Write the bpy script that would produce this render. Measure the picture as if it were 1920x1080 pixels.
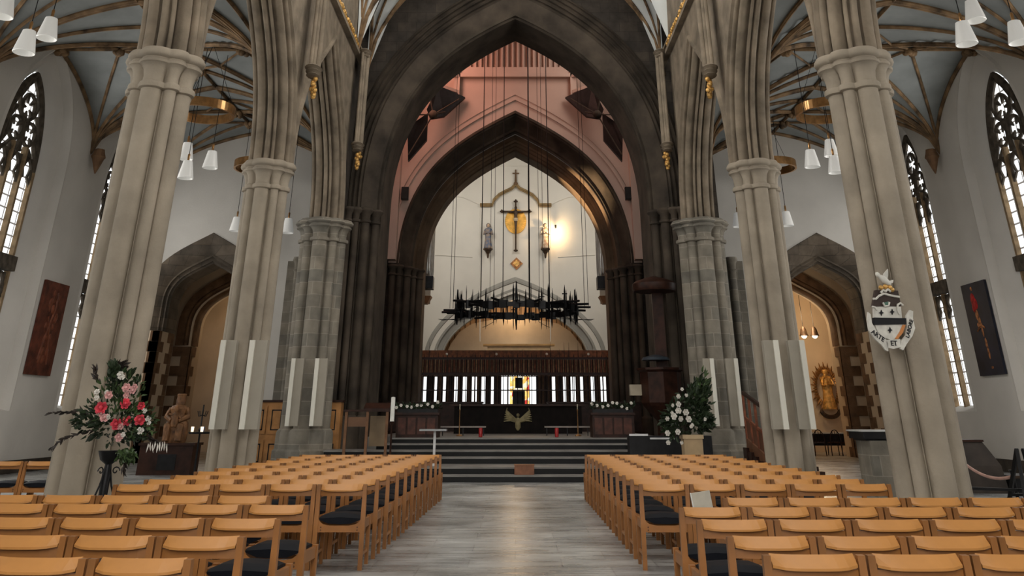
import bpy, math, random
from math import sin, cos, pi, sqrt, radians as R
from mathutils import Vector, Matrix
for o in list(bpy.data.objects): bpy.data.objects.remove(o)
S = bpy.context.scene
COL = S.collection
random.seed(7)

# ------------------------------------------------------------------ camera
EYE = 1.4
TILT = math.atan(816/1620)
cd = bpy.data.cameras.new('camera'); cam = bpy.data.objects.new('camera', cd); COL.objects.link(cam)
cam.location = (0, 0, EYE); cam.rotation_euler = (pi/2+TILT, 0, 0)
cd.sensor_width = 36; cd.lens = 1620/1920*36
cd.shift_x = -6/1920; cd.shift_y = -574/1920
cd.clip_end = 300; cd.clip_start = .05
S.camera = cam
# ------------------------------------------------------------------ world, exposure
w = bpy.data.worlds.new('world'); S.world = w; w.use_nodes = True
w.node_tree.nodes['Background'].inputs[0].default_value = (.62, .72, .85, 1)
w.node_tree.nodes['Background'].inputs[1].default_value = .5
S.view_settings.view_transform = 'Standard'; S.view_settings.look = 'None'
S.view_settings.gamma = 1; S.view_settings.use_curve_mapping = False
S.view_settings.exposure = 0.06
S.cycles.max_bounces = 6; S.cycles.diffuse_bounces = 4; S.cycles.glossy_bounces = 2
WIN_E = 1.7       # brightness of the aisle glazing
CLER_E = 7.0      # clerestory and west window
def area(name, loc, rot, sx, sy, power, color=(1, 1, 1), spread=180):
    l = bpy.data.lights.new(name, 'AREA'); l.shape = 'RECTANGLE'; l.size = sx; l.size_y = sy
    l.energy = power; l.color = color; l.spread = R(spread)
    o = bpy.data.objects.new(name, l); COL.objects.link(o); o.location = loc; o.rotation_euler = rot
    return o
def spot(name, loc, target, power, color, angle=60, rad=.1, blend=.6):
    l = bpy.data.lights.new(name, 'SPOT'); l.energy = power; l.color = color; l.spot_size = R(angle)
    l.spot_blend = blend; l.shadow_soft_size = rad
    o = bpy.data.objects.new(name, l); COL.objects.link(o); o.location = loc
    o.rotation_euler = (Vector(target)-Vector(loc)).to_track_quat('-Z', 'Y').to_euler()
    return o
def point(name, loc, power, color, rad=.1):
    l = bpy.data.lights.new(name, 'POINT'); l.energy = power; l.color = color; l.shadow_soft_size = rad
    o = bpy.data.objects.new(name, l); COL.objects.link(o); o.location = loc
    return o
# great west window behind the camera (daylight), and daylight of side windows
area('west_window_daylight', (0, -9.4, 9), (R(-90-6), 0, pi), 8, 11, 340, (1, .95, .88))
for sx in (-1, 1):
    for y in (3.5, 10.5, 17.5, 24.4):
        area('clerestory_daylight', (sx*5.2, y, 15.3), (0, R(sx*52), 0), 2.6, 3.0, 185, (1, .96, .90))
    for y in (10.8, 17.8, 24.9, 31.5):
        area('aisle_daylight', (sx*13.95, y, 6.2), (0, R(sx*90), 0), 6.5, 2.2, 230 if y < 30 else 75, (1, .97, .925))
area('lantern_glow', (-5.4, 38.6, 17.5), (R(60), 0, R(-38)), 2.5, 5, 330, (1, .50, .38))
area('lantern_daylight', (4.8, 38.4, 18.5), (R(50), 0, R(30)), 2, 5, 150, (1, .86, .76))
for sx in (-1, 1):
    area('chancel_daylight', (sx*4.2, 49.5, 14.6), (R(62), 0, R(-sx*18)), 3, 3, 330, (1, .95, .88))  # unseen fill lights added to brighten the white end wall
spot('rood_spotlight', (2.62, 56.95, 12.2), (2.4, 58.1, 12.2), 210, (1, .66, .32), 160, .06, 1)
spot('arch_spotlight', (-4.0, 44.3, 8.3), (3.6, 44.2, 11.4), 13000, (1, .70, .40), 26, .1, 1)
point('retrochoir_lamp', (0, 59.4, 7.9), 170, (1, .7, .42), .4)
for sx in (-1, 1):
    point('transept_lamp', (sx*12.6, 40.8, 5.4), (230 if sx > 0 else 65), (1, .70, .40), .3)
    point('passage_lamp', (sx*10.6, 36.0, 5.2), (48 if sx > 0 else 14), (1, .78, .54), .3)

# ------------------------------------------------------------------ placing help: a pixel of the 1920x1080 frame onto a plane
_s, _c = sin(TILT), cos(TILT)
def at(u, v, Y=None, X=None):
    t = (v+34)/1620; q = (u-966)/1620
    zc = Y/(_c+t*_s) if Y is not None else X/q
    return Vector((q*zc, zc*(_c+t*_s), EYE+zc*(_s-t*_c)))

# ------------------------------------------------------------------ materials
def M(name, col, rough=.7, var=.12, scale=3, metal=0, bump=.0, spec=.3, col2=None, bscale=None):
    m = bpy.data.materials.new(name); m.use_nodes = True; nt = m.node_tree; N = nt.nodes; L = nt.links
    b = N['Principled BSDF']; b.inputs['Roughness'].default_value = rough; b.inputs['Metallic'].default_value = metal
    b.inputs['Specular IOR Level'].default_value = spec
    tc = N.new('ShaderNodeTexCoord'); no = N.new('ShaderNodeTexNoise'); no.inputs['Scale'].default_value = scale
    no.inputs['Detail'].default_value = 5; L.new(tc.outputs['Object'], no.inputs['Vector'])
    mx = N.new('ShaderNodeMix'); mx.data_type = 'RGBA'
    c2 = col2 or tuple(max(0, c*(1-2*var)) for c in col); c1 = col if col2 else tuple(min(1, c*(1+var)) for c in col)
    mx.inputs[6].default_value = (*c1, 1); mx.inputs[7].default_value = (*c2, 1)
    rp = N.new('ShaderNodeMapRange'); rp.inputs[1].default_value = .3; rp.inputs[2].default_value = .7
    L.new(no.outputs['Fac'], rp.inputs[0]); L.new(rp.outputs[0], mx.inputs[0]); L.new(mx.outputs[2], b.inputs['Base Color'])
    if bump:
        n2 = N.new('ShaderNodeTexNoise'); n2.inputs['Scale'].default_value = bscale or scale*8; n2.inputs['Detail'].default_value = 3
        L.new(tc.outputs['Object'], n2.inputs['Vector'])
        bp = N.new('ShaderNodeBump'); bp.inputs['Strength'].default_value = bump; bp.inputs['Distance'].default_value = .03
        L.new(n2.outputs['Fac'], bp.inputs['Height']); L.new(bp.outputs[0], b.inputs['Normal'])
    return m
def coursed(name, col, mortar, var=.2, bw=.75, bh=.36, rough=.85, ms=.012):
    """ashlar: blocks of stone with thin joints, mapped on (x+y, z)"""
    m = M(name, col, rough, var, 2.2, bump=.25); nt = m.node_tree; N = nt.nodes; L = nt.links
    b = N['Principled BSDF']; tc = N.new('ShaderNodeTexCoord'); sp = N.new('ShaderNodeSeparateXYZ'); L.new(tc.outputs['Object'], sp.inputs[0])
    ad = N.new('ShaderNodeMath'); L.new(sp.outputs[0], ad.inputs[0]); L.new(sp.outputs[1], ad.inputs[1])
    cb = N.new('ShaderNodeCombineXYZ'); L.new(ad.outputs[0], cb.inputs[0]); L.new(sp.outputs[2], cb.inputs[1])
    br = N.new('ShaderNodeTexBrick'); L.new(cb.outputs[0], br.inputs['Vector'])
    br.inputs['Scale'].default_value = 1; br.inputs['Brick Width'].default_value = bw; br.inputs['Row Height'].default_value = bh
    br.inputs['Mortar Size'].default_value = ms; br.inputs['Mortar Smooth'].default_value = .4
    br.inputs['Color1'].default_value = (1.15, 1.12, 1.08, 1); br.inputs['Color2'].default_value = (.78, .80, .82, 1)
    br.inputs['Mortar'].default_value = (mortar, mortar, mortar, 1)
    src = b.inputs['Base Color'].links[0].from_socket
    mu = N.new('ShaderNodeMix'); mu.data_type = 'RGBA'; mu.blend_type = 'MULTIPLY'; mu.inputs[0].default_value = 1
    L.new(src, mu.inputs[6]); L.new(br.outputs['Color'], mu.inputs[7]); L.new(mu.outputs[2], b.inputs['Base Color'])
    return m
def EM(name, col, strength, lead=None, bw=.3, bh=.38):
    """glowing glazing; lead = colour of the leading lines"""
    m = bpy.data.materials.new(name); m.use_nodes = True; nt = m.node_tree; N = nt.nodes; L = nt.links
    b = N['Principled BSDF']; b.inputs['Base Color'].default_value = (.05, .05, .05, 1); b.inputs['Roughness'].default_value = .3
    b.inputs['Emission Strength'].default_value = strength; b.inputs['Emission Color'].default_value = (*col, 1)
    if lead is not None:
        tc = N.new('ShaderNodeTexCoord'); sp = N.new('ShaderNodeSeparateXYZ'); L.new(tc.outputs['Object'], sp.inputs[0])
        ad = N.new('ShaderNodeMath'); L.new(sp.outputs[0], ad.inputs[0]); L.new(sp.outputs[1], ad.inputs[1])
        cb = N.new('ShaderNodeCombineXYZ'); L.new(ad.outputs[0], cb.inputs[0]); L.new(sp.outputs[2], cb.inputs[1])
        br = N.new('ShaderNodeTexBrick'); L.new(cb.outputs[0], br.inputs['Vector']); br.offset = 0
        br.inputs['Scale'].default_value = 1; br.inputs['Brick Width'].default_value = bw; br.inputs['Row Height'].default_value = bh
        br.inputs['Mortar Size'].default_value = .026; br.inputs['Mortar Smooth'].default_value = .1
        br.inputs['Color1'].default_value = (*col, 1); br.inputs['Color2'].default_value = (col[0]*.8, col[1]*.84, col[2]*.9, 1)
        br.inputs['Mortar'].default_value = (*lead, 1); L.new(br.outputs['Color'], b.inputs['Emission Color'])
    return m
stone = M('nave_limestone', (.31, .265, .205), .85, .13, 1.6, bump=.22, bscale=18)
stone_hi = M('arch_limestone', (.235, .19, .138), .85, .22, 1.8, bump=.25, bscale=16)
midblock = coursed('doorway_sandstone', (.125, .10, .075), .6, .2)
block = coursed('coursed_sandstone', (.21, .19, .155), 1.35, .16)
dark = coursed('dark_tower_sandstone', (.052, .042, .033), .6, .25, .7, .4)  # tower stone coloured darker to stand for the dimly lit crossing
darkarch = M('dark_arch_sandstone', (.066, .051, .037), .85, .3, 1.2, bump=.3)  # arch stone darkened in colour for the weak light there
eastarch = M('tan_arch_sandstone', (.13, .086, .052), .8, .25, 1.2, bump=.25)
plaster = M('white_plaster', (.60, .575, .53), .9, .05, .7, bump=.12, bscale=25)
tanplaster = M('cream_plaster', (.62, .50, .36), .9, .08, .8, bump=.1)
lantern_pl = M('salmon_lantern_plaster', (.58, .44, .37), .9, .06, .6, bump=.06)
whitewall = M('chancel_limewash', (.66, .63, .57), .9, .04, .5, bump=.06)
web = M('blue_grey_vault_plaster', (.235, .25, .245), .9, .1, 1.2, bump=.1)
webw = M('pale_vault_plaster', (.6, .62, .6), .9, .05, 1)
rib = M('ochre_rib_stone', (.21, .13, .066), .75, .4, 2.5, bump=.2)
gold = M('gilt', (.72, .42, .13), .38, .3, 8, metal=.6, bump=.3)
brass = M('brass', (.65, .36, .15), .28, .15, 6, metal=.9)
quoin = M('brown_quoin_stone', (.17, .095, .05), .9, .25, 3, bump=.3)
black = M('black_iron', (.012, .012, .013), .45, .2, 6, metal=.4)
dkwood = M('dark_oak', (.032, .012, .007), .45, .3, 5, spec=.2)
midwood = M('panel_oak', (.42, .20, .065), .5, .2, 3, bump=.1)
redwood = M('red_screen_oak', (.21, .065, .03), .5, .3, 5)
glass = EM('leaded_glass', (1, 1, .97), WIN_E, (.12, .11, .10), .36, .34)
clear = EM('clerestory_glass', (1, .97, .93), CLER_E)
slit = EM('frosted_panel_glass', (.95, .97, .98), 1.5)  # even glow in place of daylight from behind the choir screen

# ------------------------------------------------------------------ mesh builder
class MB:
    def __init__(s): s.v = []; s.f = []; s.m = []; s.cur = 0
    def add(s, vs, fs):
        n = len(s.v); s.v += [tuple(p) for p in vs]; s.f += [tuple(i+n for i in f) for f in fs]; s.m += [s.cur]*len(fs); return s
    def box(s, x0, x1, y0, y1, z0, z1, T=None):
        vs = [Vector((x, y, z)) for x in (x0, x1) for y in (y0, y1) for z in (z0, z1)]
        if T: vs = [T@p for p in vs]
        return s.add(vs, [(0, 1, 3, 2), (4, 6, 7, 5), (0, 4, 5, 1), (2, 3, 7, 6), (0, 2, 6, 4), (1, 5, 7, 3)])
    def bar(s, a, b, w, h=None, up=(0, 0, 1)):
        a, b = Vector(a), Vector(b); d = (b-a); l = d.length; d.normalize(); h = h or w
        up = Vector(up)
        if abs(d.dot(up)) > .98: up = Vector((0, 1, 0))
        x = d.cross(up).normalized(); y = x.cross(d)
        vs = [p+x*i*w/2+y*j*h/2 for p in (a, b) for i, j in ((-1, -1), (1, -1), (1, 1), (-1, 1))]
        return s.add(vs, [(3, 2, 1, 0), (4, 5, 6, 7), (0, 1, 5, 4), (1, 2, 6, 5), (2, 3, 7, 6), (3, 0, 4, 7)])
    def tube(s, pts, r, n=8, cap=True, closed=False):
        pts = [Vector(p) for p in pts]; k = len(pts); rr = r if isinstance(r, (list, tuple)) else [r]*k
        vs = []; prev = None
        for i, p in enumerate(pts):
            a = pts[(i-1) % k] if (closed or i) else p; b = pts[(i+1) % k] if (closed or i < k-1) else p
            d = (b-a).normalized() if (b-a).length > 1e-9 else Vector((0, 0, 1))
            if prev is None: x = d.orthogonal().normalized()
            else:
                x = prev-d*prev.dot(d); x = x.normalized() if x.length > 1e-6 else d.orthogonal().normalized()
            prev = x; y = d.cross(x)
            vs += [p+(x*cos(2*pi*j/n)+y*sin(2*pi*j/n))*rr[i] for j in range(n)]
        fs = []
        for i in range(k if closed else k-1):
            i2 = (i+1) % k
            for j in range(n): fs.append((i*n+j, i*n+(j+1) % n, i2*n+(j+1) % n, i2*n+j))
        if cap and not closed: fs += [tuple(range(n))[::-1], tuple((k-1)*n+j for j in range(n))]
        return s.add(vs, fs)
    def lathe(s, prof, c=(0, 0, 0), n=16, sx=1, sy=1, T=None):
        c = Vector(c); vs = [Vector((r*cos(2*pi*j/n)*sx, r*sin(2*pi*j/n)*sy, z)) for r, z in prof for j in range(n)]
        if T: vs = [T@p for p in vs]
        vs = [p+c for p in vs]
        fs = [(i*n+j, i*n+(j+1) % n, (i+1)*n+(j+1) % n, (i+1)*n+j) for i in range(len(prof)-1) for j in range(n)]
        fs += [tuple(range(n))[::-1], tuple((len(prof)-1)*n+j for j in range(n))]
        return s.add(vs, fs)
    def ball(s, c, r, n=8, sx=1, sy=1, sz=1, T=None):
        pr = [(max(.001, r*sin(pi*i/n)), -r*cos(pi*i/n)*sz) for i in range(n+1)]
        return s.lathe(pr, c, max(8, n), sx, sy, T)
    def loft(s, rings, cap=True):
        n = len(rings[0]); vs = [p for r in rings for p in r]
        fs = [(i*n+j, i*n+(j+1) % n, (i+1)*n+(j+1) % n, (i+1)*n+j) for i in range(len(rings)-1) for j in range(n)]
        if cap: fs += [tuple(range(n))[::-1], tuple((len(rings)-1)*n+j for j in range(n))]
        return s.add(vs, fs)
    def plate(s, poly, th, fn):
        """poly: list of (a,b); fn(a,b,d)->point; thickness th"""
        n = len(poly); vs = [fn(a, b, 0) for a, b in poly]+[fn(a, b, th) for a, b in poly]
        fs = [tuple(range(n)), tuple(range(n, 2*n))[::-1]]+[(i, n+i, n+(i+1) % n, (i+1) % n) for i in range(n)]
        return s.add(vs, fs)
    def build(s, name, mats, parent=None, smooth=False, kind=None):
        me = bpy.data.meshes.new(name); me.from_pydata(s.v, [], s.f)
        mats = mats if isinstance(mats, (list, tuple)) else [mats]
        for m in mats: me.materials.append(m)
        if len(mats) > 1: me.polygons.foreach_set('material_index', s.m)
        if smooth: me.polygons.foreach_set('use_smooth', [True]*len(s.f)); me.set_sharp_from_angle(angle=R(42))
        o = bpy.data.objects.new(name, me); COL.objects.link(o)
        if parent: o.parent = parent
        if kind: o['kind'] = kind
        return o
def thing(name, label, cat, loc=(0, 0, 0), rz=0, group=None):
    o = bpy.data.objects.new(name, None); COL.objects.link(o); o.location = loc; o.rotation_euler = (0, 0, rz)
    o.empty_display_size = .2; o['label'] = label; o['category'] = cat
    if group: o['group'] = group
    return o
def tag(o, label, cat, group=None):
    o['label'] = label; o['category'] = cat
    if group: o['group'] = group
    return o
def copy_tree(o, parent=None):
    c = o.copy(); COL.objects.link(c)
    if parent: c.parent = parent
    for ch in o.children: copy_tree(ch, c)
    return c
SIDE = {-1: 'left', 1: 'right'}

# ------------------------------------------------------------------ arches
def bez(P, n):
    r = []
    for i in range(n+1):
        u = i/n; w_ = [(1-u)**3, 3*u*(1-u)**2, 3*u*u*(1-u), u**3]
        r.append((sum(w_[j]*P[j][0] for j in range(4)), sum(w_[j]*P[j][1] for j in range(4))))
    return r
def arch(h, zs, za, n=14, a=.6, b=.5, sl=.5):
    rt = bez([(h, zs), (h, zs+a*(za-zs)), (b*h, za-sl*b*h), (0, za)], n)
    return [(-x, z) for x, z in rt]+[(x, z) for x, z in rt[::-1]][1:]      # from -h over the apex to +h
def sweep(mb, prof, h, zs, za, fn, z0=None, k=1.25, n=14, a=.6, b=.5, sl=.5):
    """prof: (r outward, depth). fn(h,z,depth)->point"""
    rings = []
    for r, d in prof:
        p = arch(h+r, zs, za+k*r, n, a, b, sl)
        if z0 is not None: p = [(-(h+r), z0)]+p+[(h+r, z0)]
        rings.append([fn(x, z, d) for x, z in p])
    m = len(rings[0]); vs = [q for r in rings for q in r]
    fs = [(i*m+j, i*m+j+1, (i+1)*m+j+1, (i+1)*m+j) for i in range(len(rings)-1) for j in range(m-1)]
    return mb.add(vs, fs)
def spandrel(mb, h, zs, za, fn, d, left, right, top, z0, n=14, a=.6, b=.5, sl=.5):
    """flat wall with an arched opening, at depth d"""
    p = arch(h, zs, za, n, a, b, sl); m = len(p)
    lo = [fn(x, z, d) for x, z in p]; hi = [fn(x, top, d) for x, z in p]
    mb.add(lo+hi, [(i, i+1, m+i+1, m+i) for i in range(m-1)])
    for x0, x1 in ((left, -h), (h, right)):
        if abs(x1-x0) > 1e-4: mb.add([fn(x0, z0, d), fn(x1, z0, d), fn(x1, top, d), fn(x0, top, d)], [(0, 1, 2, 3)])
    return mb
def rolls(a, b, k, amp, n=12):
    """k round mouldings on the line a->b (r, depth), bulging to the left-hand side; hollows between"""
    a, b = Vector(a), Vector(b); d = b-a; nr = Vector((-d.y, d.x)).normalized(); out = []
    for i in range(k*n+1):
        t = i/(k*n); q = (k*t) % 1
        h_ = amp*sqrt(max(0, 1-((q-.34)/.34)**2)) if q < .68 else -amp*1.9*sin(pi*(q-.68)/.32)
        out.append(tuple(a+d*t+nr*(h_ if i not in (0, k*n) else 0)))
    return out

# ================================================================== SETTING
WALL = 14.1; GL = 14.7; YE = 33.6
# floor
def floor_mat():
    m = M('grey_marble_floor', (.36, .36, .35), .22, .3, .9, spec=.5); nt = m.node_tree; N = nt.nodes; L = nt.links
    b = N['Principled BSDF']; tc = N.new('ShaderNodeTexCoord')
    br = N.new('ShaderNodeTexBrick'); L.new(tc.outputs['Object'], br.inputs['Vector']); br.inputs['Scale'].default_value = 1
    br.inputs['Brick Width'].default_value = 1.0; br.inputs['Row Height'].default_value = .6; br.inputs['Mortar Size'].default_value = .008
    br.inputs['Color1'].default_value = (1.1, 1.1, 1.08, 1); br.inputs['Color2'].default_value = (.84, .85, .86, 1); br.inputs['Mortar'].default_value = (.68, .68, .68, 1)
    mp = N.new('ShaderNodeMapping'); mp.inputs['Scale'].default_value = (.35, 2.6, 1); L.new(tc.outputs['Object'], mp.inputs[0])
    vn = N.new('ShaderNodeTexNoise'); vn.inputs['Scale'].default_value = 3.2; vn.inputs['Detail'].default_value = 9; vn.inputs['Distortion'].default_value = .6; L.new(mp.outputs[0], vn.inputs['Vector'])
    rr = N.new('ShaderNodeMapRange'); rr.inputs[1].default_value = .35; rr.inputs[2].default_value = .65; rr.inputs[3].default_value = .72; rr.inputs[4].default_value = 1.22; L.new(vn.outputs['Fac'], rr.inputs[0])
    src = b.inputs['Base Color'].links[0].from_socket
    m1 = N.new('ShaderNodeMix'); m1.data_type = 'RGBA'; m1.blend_type = 'MULTIPLY'; m1.inputs[0].default_value = 1
    L.new(src, m1.inputs[6]); L.new(br.outputs['Color'], m1.inputs[7])
    m2 = N.new('ShaderNodeMix'); m2.data_type = 'RGBA'; m2.blend_type = 'MULTIPLY'; m2.inputs[0].default_value = 1
    L.new(m1.outputs[2], m2.inputs[6]); L.new(rr.outputs[0], m2.inputs[7]); L.new(m2.outputs[2], b.inputs['Base Color'])
    r2 = N.new('ShaderNodeMapRange'); r2.inputs[3].default_value = .16; r2.inputs[4].default_value = .42; L.new(vn.outputs['Fac'], r2.inputs[0]); L.new(r2.outputs[0], b.inputs['Roughness'])
    return m
MB().box(-19, 19, -10, 66, -.2, 0).build('floor', floor_mat(), kind='structure')

# steps to the chancel platform
STEPS = [(23.9, .15, 5.3), (24.35, .30, 5.3), (26.0, .45, 5.3), (26.7, .59, 5.2), (27.5, .73, 3.9), (28.3, .86, 3.6)]
riser = M('black_marble_riser', (.006, .006, .006), .4, .2, 2, spec=.15); tread = M('grey_step_stone', (.20, .19, .175), .5, .15, 2)  # shade on the riser faces is put into their near-black colour
mb = MB()
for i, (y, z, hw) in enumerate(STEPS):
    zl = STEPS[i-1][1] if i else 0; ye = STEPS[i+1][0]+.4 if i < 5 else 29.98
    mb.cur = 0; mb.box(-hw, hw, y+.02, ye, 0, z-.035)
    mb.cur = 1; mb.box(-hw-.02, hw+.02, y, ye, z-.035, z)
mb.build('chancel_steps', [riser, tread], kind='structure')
MB().box(-4.55, 4.55, 29.98, 46, 0, .86).build('chancel_floor', tread, kind='structure')
MB().box(-5.85, 5.85, 46, 57.9, 0, 1.0).build('choir_floor', tread, kind='structure')

# ---------------- aisle walls with the tall traceried windows
WIN_Y = [10.8, 17.8, 24.9, 31.5]
tracery_m = M('window_tracery_stone', (.10, .082, .062), .9, .3, 5)  # coloured dark so the bars look backlit against the glazing
mull_m = M('window_mullion_stone', (.30, .21, .12), .9, .2, 5)
nwin = 0
for sx in (-1, 1):
    mb = MB()
    edges = [-10, 7.3, 14.3, 21.35, 28.2, YE]
    mb.add([(sx*WALL, -10, 0), (sx*WALL, 7.3, 0), (sx*WALL, 7.3, 12.6), (sx*WALL, -10, 12.6)], [(0, 1, 2, 3)])
    for i, y in enumerate(WIN_Y):
        fn = lambda h, z, d, y=y, sx=sx: (sx*d, y+h, z)
        hw = 2.03
        spandrel(mb, hw, 8.0, 11.80, fn, WALL, edges[i+1]-y, edges[i+2]-y, 12.6, 1.55, sl=.75)
        mb.add([(sx*WALL, edges[i+1], 0), (sx*WALL, edges[i+2], 0), (sx*WALL, edges[i+2], 1.55), (sx*WALL, edges[i+1], 1.55)], [(0, 1, 2, 3)])
        # splayed, stepped reveal
        prof = [(.84, WALL), (.74, WALL-.03), (.64, WALL+.06), (.60, WALL+.22), (.36, WALL+.28), (.30, WALL+.36), (.02, WALL+.62), (0, GL+.05)]
        sweep(mb, prof, 1.2, 8.0, 10.85, fn, z0=1.55, k=1.15, sl=.75)
        mb.add([fn(-2.03, 1.55, WALL), fn(2.03, 1.55, WALL), fn(1.15, 1.75, GL+.05), fn(-1.15, 1.75, GL+.05)], [(0, 1, 2, 3)])
    mb.build('wall_'+SIDE[sx], plaster, smooth=True, kind='structure')
    MB().box(min(sx*14.02, sx*14.12), max(sx*14.02, sx*14.12), 6, YE, 0, .32).build('baseboard_'+SIDE[sx], dark, kind='structure')
    for i, y in enumerate(WIN_Y):
        nwin += 1
        wf = MB(); fn = lambda h, z, d, y=y, sx=sx: Vector((sx*d, y+h, z))
        root = MB()
        pts = arch(1.12, 8.0, 10.85, 14, sl=.75)
        poly = [(-1.12, 1.6)]+pts+[(1.12, 1.6)]
        root.plate(poly, .04, lambda a, b, d, fn=fn: fn(a, b, GL+d))
        win = root.build('window_%d' % nwin, glass, kind='structure')
        fr = MB()
        for h in (-.37, .37):                        # mullions: three lights
            fr.box(min(sx*(GL-.16), sx*GL), max(sx*(GL-.16), sx*GL), y+h-.05, y+h+.05, 1.6, 8.6)
        for h in (-1.08, 1.08):
            fr.box(min(sx*(GL-.14), sx*GL), max(sx*(GL-.14), sx*GL), y+h-.05, y+h+.05, 1.6, 8.0)
        fr.build('mullion', mull_m, win)
        tr = MB()
        tr.box(min(sx*(GL-.26), sx*GL), max(sx*(GL-.26), sx*GL), y-1.12, y+1.12, 5.15, 5.55)
        for zt, zb in ((8.35, 7.55), (5.1, 4.35)):
            for h in (-.74, 0, .74):                 # cusped light heads
                p = arch(.33, zb, zt, 7, sl=.8)
                tr.tube([fn(h+a, b, GL-.06) for a, b in p], .05, 5)
                for s2 in (-1, 1):
                    tr.tube([fn(h+s2*.30, zb+.10, GL-.05), fn(h+s2*.12, zb+.26, GL-.05), fn(h+s2*.22, zb+.5, GL-.05)], .045, 5)
                tr.plate([(h-.34, zt+.02), (h-.34, zb+.25), (h-.2, zt-.22), (h, zt+.02)], .06, lambda a, b, d, fn=fn: fn(a, b, GL-.08+d))
                tr.plate([(h+.34, zt+.02), (h+.34, zb+.25), (h+.2, zt-.22), (h, zt+.02)], .06, lambda a, b, d, fn=fn: fn(a, b, GL-.08+d))
        p = arch(1.06, 8.0, 10.76, 14, sl=.75); tr.tube([fn(a, b, GL-.06) for a, b in p], .1, 6)
        for (h, z, r) in ((-.40, 8.98, .30), (.40, 8.98, .30), (0, 9.72, .34)):
            nn = 5 if r > .32 else 4
            tr.tube([fn(h+r*1.04*cos(t*pi/10), z+r*1.15*sin(t*pi/10), GL-.06) for t in range(20)], .06, 5, closed=True)
            for j in range(nn):
                a0 = 2*pi*j/nn+pi/4
                tr.tube([fn(h+r*cos(a0), z+r*sin(a0), GL-.05), fn(h+r*.32*cos(a0), z+r*.36*sin(a0), GL-.05)], [.085, .03], 5)
        for s2 in (-1, 1):                            # flowing daggers
            tr.tube([fn(s2*x_, z_, GL-.06) for x_, z_ in ((.1, 8.4), (.03, 8.8), (.12, 9.3), (.42, 9.55), (.55, 9.9), (.3, 10.3), (0, 10.6))], .065, 5)
            tr.tube([fn(s2*x_, z_, GL-.06) for x_, z_ in ((1.0, 8.4), (.8, 8.7), (.85, 9.2), (.6, 9.6))], .075, 5)
            tr.tube([fn(s2*x_, z_, GL-.06) for x_, z_ in ((.37, 8.3), (.55, 8.55), (.75, 8.35))], .07, 5)
        tr.tube([fn(0, 8.35, GL-.06), fn(0, 9.4, GL-.06)], .05, 5)
        tr.build('tracery', tracery_m, win)

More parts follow.
